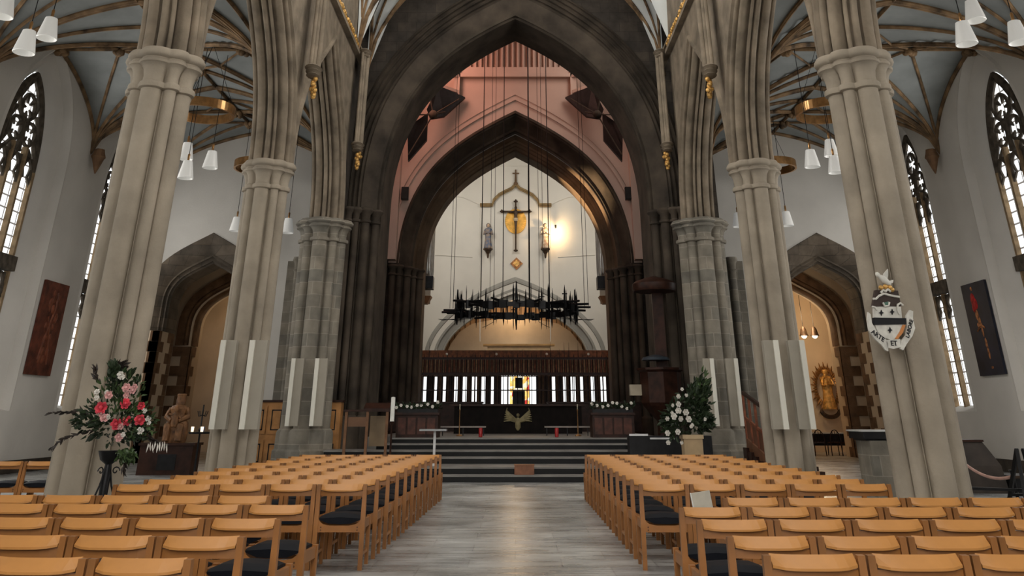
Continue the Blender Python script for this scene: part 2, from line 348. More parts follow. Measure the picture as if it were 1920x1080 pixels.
# ---------------- east walls of the aisles with the doorways to the transepts
E_ARCH = 11.45
for sx in (-1, 1):
    fn = lambda h, z, d, sx=sx: (sx*E_ARCH+h, d, z)
    mb = MB()
    l, r = sorted((sx*6.4-sx*E_ARCH, sx*WALL-sx*E_ARCH))
    spandrel(mb, 2.2, 5.3, 7.62, fn, YE, l, r, 12.6, 0, sl=.55)
    mb.build('wall_east_aisle_'+SIDE[sx], plaster, smooth=True, kind='structure')
    mb = MB()
    prof = [(0, YE+1.5), (0, YE+.55)]+rolls((0, YE+.5), (.25, YE+.3), 2, .04)+[(.32, YE+.22), (.58, YE-.02), (.83, YE-.04), (.85, YE+.01)]
    sweep(mb, prof, 1.4, 5.2, 6.6, fn, z0=4.2, k=1.25, sl=.55)
    mb.build('trim_doorway_arch_'+SIDE[sx], midblock, smooth=True, kind='structure')
    # jambs: plaster with alternating brown quoins
    for s2 in (-1, 1):
        jb = MB(); hx = sx*E_ARCH+s2*1.42; a, b = sorted((hx, sx*E_ARCH+s2*2.24))
        jb.cur = 0; jb.box(a, b, YE-.01, YE+1.5, 0, 4.2)
        rr = random.Random(3)
        jb.cur = 1
        for kz in range(12):
            ln = .30 if kz % 2 else .62
            e0 = hx-s2*.012
            a, b = sorted((e0, hx+s2*.3))
            jb.box(a, b, YE-.03, YE-.03+ln, kz*.35, kz*.35+.345)
            jb.box(a, b, YE+1.53-(.92-ln), YE+1.53, kz*.35, kz*.35+.345)
            a, b = sorted((e0, hx+s2*(ln-.08)))
            jb.box(a, b, YE-.03, YE+.03, kz*.35, kz*.35+.345)
        jb.build('trim_doorway_jamb_'+SIDE[sx]+('_inner' if s2*sx < 0 else '_outer'), [tanplaster, quoin], kind='structure')
    # dark buttress of coursed stone beside the last nave pillar
    a, b = sorted((sx*6.3, sx*8.15))
    MB().box(a, b, 32.2, YE, 0, 6.4).build('wall_buttress_'+SIDE[sx], block, kind='structure')
    sh = MB(); sh.lathe([(.16, 0), (.13, .5), (.13, 6.0), (.17, 6.05), (.13, 6.1), (.15, 6.3), (.22, 6.4), (.2, 6.5)], (sx*7.72, 32.05, 0), 12); sh.build('trim_buttress_shaft_'+SIDE[sx], block, smooth=True, kind='structure')
    # passage and second arch
    fn2 = lambda h, z, d, sx=sx: (sx*11.5+h, d, z)
    mb = MB(); l, r = sorted((sx*6.2-sx*11.5, sx*16.5-sx*11.5))
    spandrel(mb, 1.7, 4.7, 6.45, fn2, 38.0, l, r, 9.0, 0, sl=.6)
    sweep(mb, [(0, 38.0), (0, 39.2)], 1.7, 4.7, 6.45, fn2, z0=0, sl=.6)
    mb.build('wall_transept_'+SIDE[sx], tanplaster, smooth=True, kind='structure')
    mb = MB()
    sweep(mb, [(-.02, 38.8), (-.02, 38.1)]+rolls((0, 38.05), (.3, 37.9), 2, .04)+[(.62, 37.9), (.66, 38.01)], 1.68, 4.7, 6.4, fn2, z0=4.0, k=1.1, sl=.6)
    for s2 in (-1, 1):
        for kz in range(11):
            ln = .32 if kz % 2 else .68
            a, b = sorted((sx*11.5+s2*1.66, sx*11.5+s2*(1.68+ln))); mb.box(a, b, 37.95, 38.05, kz*.36, kz*.36+.355)
            a, b = sorted((sx*11.5+s2*1.66, sx*11.5+s2*1.95)); mb.box(a, b, 37.96, 38.0+ln, kz*.36, kz*.36+.355)
    mb.build('trim_transept_quoins_'+SIDE[sx], quoin, smooth=True, kind='structure')
    mb = MB()
    mb.add([(sx*9.0, 44, 0), (sx*18, 44, 0), (sx*18, 44, 9), (sx*9.0, 44, 9)], [(0, 1, 2, 3)])
    mb.add([(sx*9.0, 38, 0), (sx*9.0, 44, 0), (sx*9.0, 44, 9), (sx*9.0, 38, 9)], [(0, 1, 2, 3)])
    mb.add([(sx*18, 38, 0), (sx*18, 44, 0), (sx*18, 44, 9), (sx*18, 38, 9)], [(0, 1, 2, 3)])
    mb.build('wall_chapel_'+SIDE[sx], tanplaster, kind='structure')
    mb = MB()
    mb.box(*sorted((sx*6.2, sx*18)), 33.7, 44.2, 9.0, 9.2)
    mb.build('ceiling_chapel_'+SIDE[sx], tanplaster, kind='structure')
    MB().box(*sorted((sx*16.5, sx*16.7)), 33.6, 38, 0, 9).build('wall_passage_'+SIDE[sx], tanplaster, kind='structure')
    MB().box(*sorted((sx*14.1, sx*16.6)), 33.6, 33.8, 0, 9).build('wall_passage_end_'+SIDE[sx], tanplaster, kind='structure')

# ---------------- nave arcades: walls X 5.5..6.5, arches between the pillars
PY = [-6.95, 0.02, 6.99, 13.96, 20.93, 27.90]; PX = 6.0
AX = lambda sx, d: sx*(d-.065)-.095          # the nave's centre line is a little left of the camera
for sx in (-1, 1):
    wall = MB(); mol = MB()
    for i in range(len(PY)-1):
        yc = (PY[i]+PY[i+1])/2; H = 3.06
        fn = lambda h, z, d, yc=yc, sx=sx: (AX(sx, d), yc+h, z)
        for dd in (5.5, 6.5):
            spandrel(wall, H+.34, 6.93, 11.75, fn, dd, -3.485, 3.485, 18.5, 6.93, a=.52, b=.42, sl=1.0)
        prof = [(.46, 5.5), (.42, 5.42), (.36, 5.42), (.33, 5.5)]+rolls((.33, 5.5), (.21, 5.60), 1, .045)+rolls((.21, 5.60), (.03, 5.80), 1, .095)+rolls((.03, 5.80), (.02, 5.92), 1, .04)+rolls((.02, 5.92), (.02, 6.10), 1, .08)+rolls((.02, 6.10), (.20, 6.38), 1, .10)+rolls((.20, 6.38), (.34, 6.5), 1, .045)
        sweep(mol, prof, H, 6.93, 11.32, fn, k=1.25, n=18, a=.52, b=.42, sl=1.0)
        # jamb piece above each capital so that neighbouring arches join
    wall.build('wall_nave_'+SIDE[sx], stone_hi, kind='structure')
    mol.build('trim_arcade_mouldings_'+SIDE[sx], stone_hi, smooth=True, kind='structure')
    # core blocks over the capitals
    # vaulting shafts with gilt corbels, top capitals, string course
    st = MB(); st.box(*sorted((AX(sx, 5.32), AX(sx, 5.5))), -10, 29.6, 12.55, 12.68); st.box(*sorted((AX(sx, 5.38), AX(sx, 5.5))), -10, 29.6, 12.98, 13.06)
    st.build('trim_string_course_'+SIDE[sx], stone_hi, kind='structure')
    fz = MB(); rr = random.Random(5)
    y = 8.0
    while y < 29.5:
        if all(abs(y-p) > .3 for p in PY):
            for q in range(2):
                fz.ball((AX(sx, 5.40+rr.uniform(-.03, .03)), y+rr.uniform(-.04, .04), 12.76+q*.13+rr.uniform(-.02, .02)), .085, 5, .8, 1, .9)
        y += .155
    fz.build('trim_gilt_frieze_'+SIDE[sx], gold, smooth=True, kind='structure')

def pillar_outline(k=1.0, e=0.0, n=168, kind=0):
    """plan of a clustered pillar: four big shafts, four small; e = offset outward"""
    circ = [(0, 0, .345)]
    for j in range(4): a = pi/2*j; circ.append((.36*cos(a), .36*sin(a), .165))
    for j in range(4): a = pi/4+pi/2*j; circ.append((.395*cos(a), .395*sin(a), .098))
    out = []
    for i in range(n):
        t = 2*pi*i/n; d = (cos(t), sin(t)); best = 0
        for cx, cy, r in circ:
            r2 = r+e; b = d[0]*cx+d[1]*cy; q = cx*cx+cy*cy-r2*r2; D = b*b-q
            if D > 0: best = max(best, b+sqrt(D))
        out.append((best*d[0]*k, best*d[1]*k))
    return out
def pillar(x, y, k, mat, label, zc=6.93, rot=0):
    root = thing('stone_pillar', label, 'pillar', (x, y, 0), rot, None)
    def rings(lst): return [[Vector((a, b, z)) for a, b in pillar_outline(k, e)] for z, e in lst]
    MB().loft(rings([(.30, .0), (6.27, 0)])).build('shaft', mat, root, smooth=True)
    MB().loft(rings([(0, .07), (.18, .07), (.22, .05), (.26, .05), (.30, .03), (.36, 0)] if k < 1.2 else [(0, .12), (.55, .12), (.6, .08), (1.0, .07), (1.06, .05), (1.12, 0)])).build('plinth', mat, root, smooth=True)
    MB().loft(rings([(6.24, 0), (6.26, .045), (6.31, .055), (6.35, .045), (6.37, .005), (6.46, .0), (6.58, .02), (6.66, .06), (6.68, .10), (6.72, .11), (6.745, .075), (6.77, .075), (6.79, .125), (6.83, .145), (6.87, .14), (6.875, .12), (6.9, .12), (6.93, .10)])).build('capital', mat, root, smooth=True)
    return root
ordn = {1: 'nearest', 2: 'middle', 3: 'furthest'}
for sx in (-1, 1):
    extra = {(-1, 1): 'behind the tall pink flower display', (1, 1): 'carrying the painted coat of arms',
             (-1, 2): 'with two pale upright boxes, left of the oak cupboard', (1, 2): 'with two pale upright boxes, beside the wooden stair rail',
             (-1, 3): 'of coursed blocks standing before the oak cupboard', (1, 3): 'of coursed blocks behind the white rose display'}
    for i in (1, 2, 3):
        pillar(AX(sx, PX), PY[i+2], 1.0 if i < 3 else 1.36, stone if i < 3 else block,
               '%s clustered stone pillar on the %s %s' % (ordn[i], SIDE[sx], extra[(sx, i)]))
    # the bulk above each capital (arch mouldings die into it)
    mb = MB()
    for p in PY[1:]:
        mb.box(*sorted((AX(sx, 5.80), AX(sx, 6.20))), p-.26, p+.26, 6.93, 8.6)
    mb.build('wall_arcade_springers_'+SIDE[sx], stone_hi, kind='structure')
    for i, p in enumerate(PY[2:]):
        root = thing('vaulting_shaft', 'slender clustered wall shaft on a gilt corbel, %s side, %s' % (SIDE[sx], ['nearest the camera', 'above the first pillar', 'above the pillar with pale boxes', 'beside the dark tower arch'][i]), 'wall shaft', (AX(sx, 5.22), p, 9.1))
        sh = MB()
        for (dx, dy, r) in ((-.14, 0, .085), (-.07, -.15, .06), (-.07, .15, .06), (-.02, -.24, .05), (-.02, .24, .05)):
            sh.tube([(sx*dx, dy, .3), (sx*dx, dy, 3.5)], r, 10)
        sh.build('shaft', stone_hi, root, smooth=True)
        for z0 in (3.38, .1):
            cp = MB(); cp.lathe([(.15, z0), (.2, z0+.03), (.15, z0+.07), (.18, z0+.10), (.23, z0+.13), (.18, z0+.17), (.21, z0+.2), (.26, z0+.23), (.2, z0+.28)], (sx*-.05, 0, 0), 14, .85, 1.35)
            cp.build('ring_capital', stone_hi, root, smooth=True)
        g = MB(); rr = random.Random(i)
        for q in range(16): g.ball((sx*(-.09+rr.uniform(-.07, .05)), rr.uniform(-.14, .14)*(1-q/22), .04-q*.032), .065, 5)
        g.build('gilt_corbel', gold, root, smooth=True)

# clerestory glazing and west window
for sx in (-1, 1):
    for y in [3.5, 10.47, 17.44, 24.4]:
        nwin += 1
        p = arch(1.1, 16.2, 17.6, 8)
        m_ = MB().plate([(-1.1, 13.7)]+p+[(1.1, 13.7)], .05, lambda a, b, d, sx=sx, y=y: Vector((AX(sx, 5.46-d), y+a, b)))
        m_.build('window_%d' % nwin, clear, kind='structure')
nwin += 1
m_ = MB().plate([(-4, 3.5)]+arch(4, 11, 15.5, 10)+[(4, 3.5)], .05, lambda a, b, d: Vector((a, -9.9+d, b)))
m_.build('window_%d' % nwin, clear, kind='structure')
MB().box(-19, 19, -10.4, -10, 0, 22).build('wall_west', plaster, kind='structure')

# ---------------- vaults
def prof_f(t): t = min(1, abs(t)); return .72*sqrt(max(0, 1-t*t))+.28*(1-t)
def vault_z(x, y, W, L_, zs, h): return zs+h*max(prof_f(x/W), prof_f(y/L_))
def vault(name, xc, W, y0, y1, zs, h, webmat, ribmat, bosslabel, step=22):
    yc, L_ = (y0+y1)/2, (y1-y0)/2
    mb = MB(); n = step; vs = []; fs = []
    for i in range(n+1):
        for j in range(n+1):
            x = -W+2*W*i/n; y = -L_+2*L_*j/n; vs.append((xc+x, yc+y, vault_z(x, y, W, L_, zs, h)))
    for i in range(n):
        for j in range(n): fs.append((i*(n+1)+j, (i+1)*(n+1)+j, (i+1)*(n+1)+j+1, i*(n+1)+j+1))
    mb.add(vs, fs); mb.build('ceiling_'+name, webmat, smooth=True, kind='structure')
    rb = MB()
    def line(p, q, r=.05, k=18):
        pts = []
        for i in range(k+1):
            t = i/k; x = p[0]+(q[0]-p[0])*t; y = p[1]+(q[1]-p[1])*t
            pts.append((xc+x, yc+y, vault_z(x, y, W, L_, zs, h)-.05))
        rb.tube(pts, r, 6)
        rb.tube([(a, b, c-r*.9) for a, b, c in pts], r*.5, 5)
    nodes = [(0, 0), (.5*W, 0), (-.5*W, 0), (0, .5*L_), (0, -.5*L_), (W*.98, 0), (-W*.98, 0)]
    line((-W, 0), (W, 0)); line((0, -L_), (0, L_))
    for a in (-1, 1):
        line((a*W*.985, -L_), (a*W*.985, L_), .06, 24)
        line((-W, a*L_*.985), (W, a*L_*.985), .06, 24)
        for b in (-1, 1):
            line((a*W, b*L_), (0, 0), .06, 22); line((a*W, b*L_), (a*.5*W, 0)); line((a*W, b*L_), (0, b*.5*L_))
            line((a*.5*W, 0), (0, b*.5*L_), .035, 10)
    rb.build('trim_ribs_'+name, ribmat, smooth=True, kind='structure')
    bs = MB(); rr = random.Random(1)
    for x, y in nodes:
        z = vault_z(x, y, W, L_, zs, h)-.14
        for q in range(9): bs.ball((xc+x+rr.uniform(-.16, .16), yc+y+rr.uniform(-.16, .16), z+rr.uniform(-.06, .04)), .10, 5)
    bs.build('trim_bosses_'+name, rib, smooth=True, kind='structure')
for sx in (-1, 1):
    for k, (a, b) in enumerate(((7.2, 14.3), (14.3, 21.35), (21.35, 28.2), (28.2, YE))):
        vault('aisle_%s_%s' % (SIDE[sx], ['first', 'second', 'third', 'fourth'][k]), sx*10.3, 3.82, a, b, 9.3, 2.3, web, rib, '')
    for k, y in enumerate((14.3, 21.35, 28.2)):
        c = MB().lathe([(.02, 8.55), (.08, 8.7), (.2, 9.05), (.24, 9.1), (.2, 9.2), (.16, 9.35)], (sx*13.82, y, 0), 8, 1, 1)
        o = c.build('vault_corbel', quoin, smooth=True)
        tag(o, 'dark pointed vault corbel on the %s aisle wall, %s' % (SIDE[sx], ['nearest the camera', 'second one along', 'between the tall windows'][k]), 'corbel')
for k, (a, b) in enumerate(((-10, 0), (0, 7), (7, 13.96), (13.96, 20.93), (20.93, 27.9), (27.9, 30.0))):
    vault('nave_%s' % ['zero', 'first', 'second', 'third', 'fourth', 'fifth'][k], 0, 5.5, a, b, 12.7, 6.0, webw, rib, '', 14)

# ---------------- crossing: west tower arch
fnx = lambda h, z, d: (h, d, z)
Y1, Y2, Y3, Y4 = 30.0, 32.8, 42.4, 45.0
mb = MB()
prof = [(0, Y2), (0, Y1+.62)]
sweep(mb, prof, 4.68, 8.2, 15.2, fnx, z0=0.0, k=1.3, n=24)
prof = [(0, Y2+.02)]+[(.25, Y2), (.6, Y2)]
sweep(mb, prof, 4.68, 8.2, 15.2, fnx, z0=0.0, k=1.3, n=24)
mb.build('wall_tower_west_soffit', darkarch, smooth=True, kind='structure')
mb = MB()
prof = [(0, Y1+.62)]+rolls((0, Y1+.60), (.14, Y1+.46), 1, .05)+[(.2, Y1+.42), (.62, Y1+.08)]+rolls((.64, Y1+.08), (1.25, Y1-.12), 4, .055)+[(1.3, Y1-.08), (1.32, Y1+.02)]
sweep(mb, prof, 4.68, 8.2, 15.2, fnx, z0=0.0, k=1.3, n=24)
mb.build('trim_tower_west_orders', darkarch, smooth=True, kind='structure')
mb = MB()
spandrel(mb, 5.9, 8.2, 16.6, fnx, Y1, -6.6, 6.6, 24, 0, n=24)
spandrel(mb, 5.2, 8.2, 15.7, fnx, Y2, -6.6, 6.6, 24, 0, n=24)
for sx in (-1, 1):                                  # masonry joining last arcade pillar and tower
    mb.box(*sorted((sx*5.75, sx*6.6)), 29.4, 30.0, 0, 18.5); mb.box(*sorted((sx*5.75, sx*6.6)), 28.4, 29.4, 7, 18.5)
mb.build('wall_tower_west', dark, kind='structure')
# pier shafts with capitals at the tower arches
def pier_shafts(y, xs, z1, name, mat):
    for sx in (-1, 1):
        a = MB()
        for (x, dy, rr_) in xs:
            a.lathe([(rr_+.16, 0), (rr_+.16, 1.1), (rr_+.1, 1.2), (rr_+.1, 1.35), (rr_, 1.45), (rr_, z1-.45), (rr_+.05, z1-.42), (rr_+.05, z1-.36), (rr_, z1-.33), (rr_+.02, z1-.15), (rr_+.1, z1-.08), (rr_+.12, z1-.03), (rr_+.1, z1), (rr_+.06, z1+.05)], (sx*x, y+dy, 0), 14)
        a.build('trim_%s_shafts_%s' % (name, SIDE[sx]), mat, smooth=True, kind='structure')
pier_shafts(Y1, [(4.82, .35, .14), (5.12, .05, .15), (5.42, -.12, .11), (5.68, -.2, .13)], 7.75, 'tower_west', darkarch)
pier_shafts(Y3, [(4.62, 1.3, .15), (4.86, .9, .12), (5.12, .4, .16), (5.45, -.05, .12), (5.75, -.2, .15)], 7.75, 'tower_east', darkarch)
# crossing side walls, lantern
mb = MB()
for sx in (-1, 1):
    mb.box(*sorted((sx*6.0, sx*6.4)), Y2, Y3, 0, 12)
mb.build('wall_crossing_sides', dark, kind='structure')
mb = MB()
for sx in (-1, 1): mb.box(*sorted((sx*6.0, sx*6.4)), Y2, Y3, 12, 24)
mb.box(-6.4, 6.4, Y2, Y3, 23.8, 24)
mb.build('wall_lantern_sides', lantern_pl, kind='structure')
mb = MB()
spandrel(mb, 5.5, 7.9, 15.3, fnx, Y3, -6.2, 6.2, 24, 0, n=24, b=.5)
mb.build('wall_lantern_east', lantern_pl, kind='structure')
mb = MB()
for sx in (-1, 1): mb.box(*sorted((sx*5.45, sx*6.35)), Y3-.02, Y4, 0, 7.9)
mb.build('wall_tower_east_piers', dark, kind='structure')
mb = MB()                                             # hood line and ledge on the pink wall
sweep(mb, [(.42, Y3-.01), (.42, Y3-.10), (.50, Y3-.10), (.52, Y3-.01)], 5.5, 8.0, 15.3, fnx, k=1.5, n=24)
sweep(mb, [(.62, Y3-.01), (.62, Y3-.06), (.66, Y3-.06), (.67, Y3-.01)], 5.5, 8.0, 15.3, fnx, k=1.5, n=24)
mb.box(-3.05, 3.05, Y3-.30, Y3, 17.12, 17.32); mb.box(-3.0, 3.0, Y3-.16, Y3, 17.32, 17.7)
for i in range(22):
    x = -2.9+i*5.8/21; mb.box(x-.035, x+.035, Y3-.14, Y3, 17.7, 22)
for sx in (-1, 1):
    for z in (15.9, 16.35, 17.2):
        mb.bar((sx*2.95, Y3-.2, z-.05), (sx*5.9, Y3-2.9, z+.15), .22, .16)
    mb.bar((sx*3.0, Y3-.15, 16.0), (sx*3.0, Y3-.15, 23), .3)
    mb.box(*sorted((sx*5.62, sx*6.0)), Y3-.5, Y3, 8.0, 13.2)
mb.build('trim_lantern_mouldings', lantern_pl, kind='structure')
mb = MB()                                             # squinches: dark pierced openings across the corners
for sx in (-1, 1):
    P = lambda u, v, yy: tuple(at(966+sx*(966-u), v, Y=yy))
    for poly in ([(872, 182, 42.0), (822, 160, 41.2), (800, 205, 40.6), (806, 222, 40.9), (832, 218, 41.5)], [(802, 212, 40.8), (764, 238, 39.8), (765, 302, 40.0), (800, 262, 40.9)]):
        pts = [P(*q) for q in poly]; n = len(pts)
        mb.add(pts, [tuple(range(n))])
        back = [(x_, y_+.25, z_) for x_, y_, z_ in pts]; mb.add(pts+back, [(i, (i+1) % n, n+(i+1) % n, n+i) for i in range(n)])
mb.build('trim_squinch_openings', black, kind='structure')
mb = MB()
for sx in (-1, 1):
    P = lambda u, v, yy: tuple(at(966+sx*(966-u), v, Y=yy))
    a = P(812, 215, 40.3)
    for b in (P(862, 185, 41.4), P(766, 290, 39.7), P(806, 180, 40.4), P(775, 215, 39.5), P(835, 210, 41)): mb.tube([a, b], .035, 5)
    mb.ball(a, .22, 6)
mb.build('trim_squinch_ribs', darkarch, smooth=True, kind='structure')
# east tower arch orders
mb = MB()
prof = [(-.0, Y4+.5), (0, Y4-.7)]+rolls((0, Y4-.75), (.35, Y4-1.2), 3, .05)+[(.38, Y4-1.25), (.45, Y3+.95)]
sweep(mb, prof, 4.5, 7.75, 13.8, fnx, z0=0, k=1.35, n=24)
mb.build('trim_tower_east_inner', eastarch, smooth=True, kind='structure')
mb = MB()
prof = [(.45, Y3+.95)]+rolls((.45, Y3+.9), (.62, Y3+.7), 1, .05)+[(.95, Y3+.15)]+rolls((.95, Y3+.12), (1.1, Y3-.06), 1, .05)+[(1.12, Y3-.02)]
sweep(mb, prof, 4.5, 7.75, 13.8, fnx, z0=0, k=1.42, n=24)
mb.build('trim_tower_east_outer', darkarch, smooth=True, kind='structure')

# ---------------- chancel
YW = 58.0
mb = MB()
for sx in (-1, 1): mb.box(*sorted((sx*5.9, sx*6.2)), Y4, YW, 0, 20)
mb.box(-6.2, 6.2, Y4, YW+.2, 19.8, 20)
spandrel(mb, 4.85, 5.0, 8.45, fnx, YW, -6.2, 6.2, 20, 0, n=20, a=.45, sl=.32)
spandrel(mb, 5.3, 7.75, 14.8, fnx, Y4+.5, -6.2, 6.2, 20, 0, n=20)
mb.build('wall_chancel', whitewall, smooth=False, kind='structure')
mb = MB()
prof = [(1.15, YW-.01), (1.0, YW-.07), (.9, YW-.07), (.84, YW+.05), (.62, YW+.05), (.56, YW-.02), (.45, YW-.02), (.38, YW+.12), (.12, YW+.2), (.08, YW+.12), (0, YW+.12), (0, YW+.7)]
sweep(mb, prof, 4.5, 4.6, 8.1, fnx, z0=1, k=1.15, n=20, a=.45, sl=.32)
mb.build('trim_chancel_arch', M('grey_arch_band', (.33, .32, .29), .9, .08, 1), smooth=False, kind='structure')
stripe = coursed('striped_brown_panelling', (.42, .29, .18), .35, .1, .34, 40, .8, .05)
mb = MB(); mb.box(-6.5, 6.5, 62, 62.2, 0, 9.5); mb.box(-6.5, 6.5, YW+.72, 62, 9.3, 9.5)
mb.build('wall_retrochoir', stripe, kind='structure')
mb = MB(); pts = [at(u, v, Y=60.5) for u, v in ((835, 668), (845, 645), (862, 622), (885, 607), (920, 600), (966, 597), (1012, 600), (1047, 607), (1070, 622), (1088, 645), (1098, 668))]
mb.add(pts+[(p.x, p.y+1.4, p.z) for p in pts], [tuple(range(11))]+[(i, i+1, 12+i, 11+i) for i in range(10)])
mb.build('trim_retrochoir_cove', tanplaster, kind='structure')
mb = MB()
for sx in (-1, 1): mb.box(*sorted((sx*6.4, sx*6.5)), YW, 62, 0, 9.3)
mb.build('wall_retrochoir_sides', tanplaster, kind='structure')
# niche lines of the end wall
mb = MB()
for sx in (-1, 1):
    pts = [at(966+sx*(966-u), v, Y=YW-.02) for u, v in ((900, 384), (885, 377), (868, 370), (852, 368), (838, 375))]
    mb.tube(pts, .04, 5); mb.tube([at(966+sx*66, 384, Y=YW-.02), at(966+sx*66, 640, Y=YW-.02)], .03, 5)
    mb.tube([at(966+sx*80, 482, Y=YW-.02), at(966+sx*150, 478, Y=YW-.02)], .03, 5)
mb.tube([at(880, 310, Y=YW-.02), at(1055, 313, Y=YW-.02)], .04, 5)
mb.build('trim_chancel_lines', whitewall, kind='structure')
#OBJECTS#
# ================================================================== OBJECTS
oak = M('golden_oak_chair', (.30, .122, .032), .40, .2, 2.5, spec=.4)
oak_hi = M('golden_oak_rail', (.50, .225, .060), .38, .14, 2.5, spec=.4)  # top rail oak coloured lighter, as if lit from above
navy = M('navy_seat_leather', (.004, .005, .008), .6, .3, 3, spec=.12)
peg = M('dark_peg', (.10, .04, .015), .6, .1, 3)
PITCH = .537
def make_chair():
    t = thing('church_chair', '', 'chair')
    for s_ in (-1, 1):
        x = s_*.243
        MB().loft([[(x-.022, -.235, 0), (x+.022, -.235, 0), (x+.022, -.20, 0), (x-.022, -.20, 0)],
                   [(x-.024, -.245, .40), (x+.024, -.245, .40), (x+.024, -.195, .40), (x-.024, -.195, .40)],
                   [(x-.019, -.235, .763), (x+.019, -.235, .763), (x+.019, -.195, .763), (x-.019, -.195, .763)]]).build('leg', oak, t)
        MB().loft([[(x-.018, .185, 0), (x+.018, .185, 0), (x+.018, .22, 0), (x-.018, .22, 0)],
                   [(x-.022, .17, .45), (x+.022, .17, .45), (x+.022, .22, .45), (x-.022, .22, .45)]]).build('leg', oak, t)
    # top rail: broad bowed board with a sloping upper face
    n = 8; rings = []
    for i in range(n+1):
        u = -1+2*i/n; x = u*.218; b = .042*(1-u**4)
        rings.append([(x, -.175-b*.5, .766-b*.08), (x, -.235-b, .722-b*.25), (x, -.235-b, .710-b*.25), (x, -.20-b, .705-b*.2), (x, -.160-b*.4, .752)])
    m_ = MB().loft(rings); m_.box(-.235, .235, -.20, -.178, .715, .74)
    m_.build('top_rail', oak_hi, t)
    m_ = MB(); rings = []
    for i in range(n+1):
        u = -1+2*i/n; x = u*.225; b = .022*(1-u*u)
        rings.append([(x, -.215-b, .700), (x, -.215-b, .655), (x, -.195-b, .655), (x, -.195-b, .700)])
    m_.loft(rings).build('back_rail', oak, t)
    m_ = MB()                                          # seat frame, rear rail swept up at both ends
    top = [(-.225, .455), (-.205, .425), (-.17, .402), (-.10, .39), (.10, .39), (.17, .402), (.205, .425), (.225, .455)]
    m_.plate([(-.225, .33)]+top+[(.225, .33)], .024, lambda a, b, d: (a, -.232+d, b))
    m_.plate([(-.225, .35)]+[(a, b-.01) for a, b in top]+[(.225, .35)], .022, lambda a, b, d: (a, .18+d, b))
    for s_ in (-1, 1): m_.box(s_*.243-.014, s_*.243+.014, -.2, .18, .36, .44); m_.box(s_*.243-.01, s_*.243+.01, -.2, .18, .12, .15)
    m_.build('seat_frame', oak, t)
    m_ = MB()
    for x in (-.19, .19):
        for z in (.35, .375): m_.lathe([(.008, -.002), (.008, .002)], (x, -.233, z), 8, T=Matrix.Rotation(pi/2, 4, 'X'))
    m_.build('peg_heads', peg, t)
    rings = []                                         # sagging leather seat
    for i in range(7):
        y = -.205+.40*i/6; e = .012 if i in (0, 6) else 0
        rings.append([(-.222, y, .462-e), (-.15, y, .485-e*2.5), (0, y, .492-e*2.5), (.15, y, .485-e*2.5), (.222, y, .462-e), (.222, y, .44), (.12, y, .405), (0, y, .400), (-.12, y, .405), (-.222, y, .44)])
    MB().loft(rings).build('seat', navy, t, smooth=True)
    return t
chair0 = make_chair(); first = [True]
ORD = ['first', 'second', 'third', 'fourth', 'fifth', 'sixth', 'seventh', 'eighth', 'ninth', 'tenth', 'eleventh', 'twelfth']
def put_chair(x, y, rz, label, group):
    o = chair0 if first[0] else copy_tree(chair0); first[0] = False
    o.location = (x, y, 0); o.rotation_euler = (0, 0, rz); o['label'] = label; o['group'] = group
    return o
seats = {}
jr = random.Random(11)
for sx in (-1, 1):
    for r in range(11):                               # far blocks either side of the aisle
        y = 10.82+.80*r
        xi = 1.30 if sx > 0 else 1.56-.018*r
        for c in range(5):
            x = sx*(xi+.275+PITCH*c); cnt = seats
            o = put_chair(x, y+jr.uniform(-.004, .004)-(0 if sx > 0 else .012*c), jr.uniform(-.003, .003),
                      'oak chair, far %s block, %s row from the camera, %s from the aisle' % (SIDE[sx], ORD[r], ORD[c]), 'oak chairs in the far %s block' % SIDE[sx])
            seats[(sx, r, c)] = (x, y)
NL = {-1: [(5.19, 1.60, 4), (6.09, 1.59, 4), (7.1, 1.62, 5), (8.16, 1.65, 6), (9.06, 2.18, 6)], 1: [(5.34, 1.27, 4), (6.10, 1.25, 5), (7.04, 1.245, 5), (7.96, 1.28, 6), (8.86, 1.82, 6)]}
for sx in (-1, 1):
    for r, (y, xi, n) in enumerate(NL[sx]):
        for c in range(n):
            rz = -.045 if sx < 0 else .0
            x = sx*(xi+.27+PITCH*c)
            yy = y+.2+(.045*(abs(x)-xi) if sx < 0 else 0)
            put_chair(x, yy, rz+jr.uniform(-.003, .003),
                      'oak chair, near %s block, %s row from the camera, %s from the aisle' % (SIDE[sx], ORD[r], ORD[c]), 'oak chairs in the near %s block' % SIDE[sx])
for c, (x, y, rz, lb) in enumerate([(-7.62, 16.1, 0, 'oak chair in the left aisle just left of the first pillar'), (-8.16, 16.1, 0, 'oak chair in the left aisle row, second seat left of the first pillar'), (-8.70, 16.1, 0, 'oak chair in the left aisle row, at the frame edge'),
                   (-5.95, 10.75, .25, 'oak chair turned aside in front of the first left pillar'), (-6.55, 10.6, .25, 'oak chair turned aside near the left frame edge')]):
    put_chair(x, y, rz, lb, 'oak chairs in the left aisle')
put_chair(6.85, 11.6, -.2, 'oak chair at the right frame edge beside the black A-frame stand', 'oak chair in the right aisle')
# book in the rack of the nearest aisle chair of the far right block
bk = MB(); T = Matrix.Rotation(R(-8), 4, 'Y')
bk.box(-.10, .10, -.012, .012, -.13, .13, T)
o = bk.build('hymn_book', M('cream_book_cover', (.50, .46, .38), .7, .08, 8)); o.location = (1.96, 10.52, .57)
tag(o, 'cream hymn book leaning behind the aisle chair of the far right block', 'book')
pg = MB(); pg.box(-.108, -.098, -.014, .014, -.132, .132, T); pg.build('spine', M('white_spine', (.7, .69, .66), .6), o)

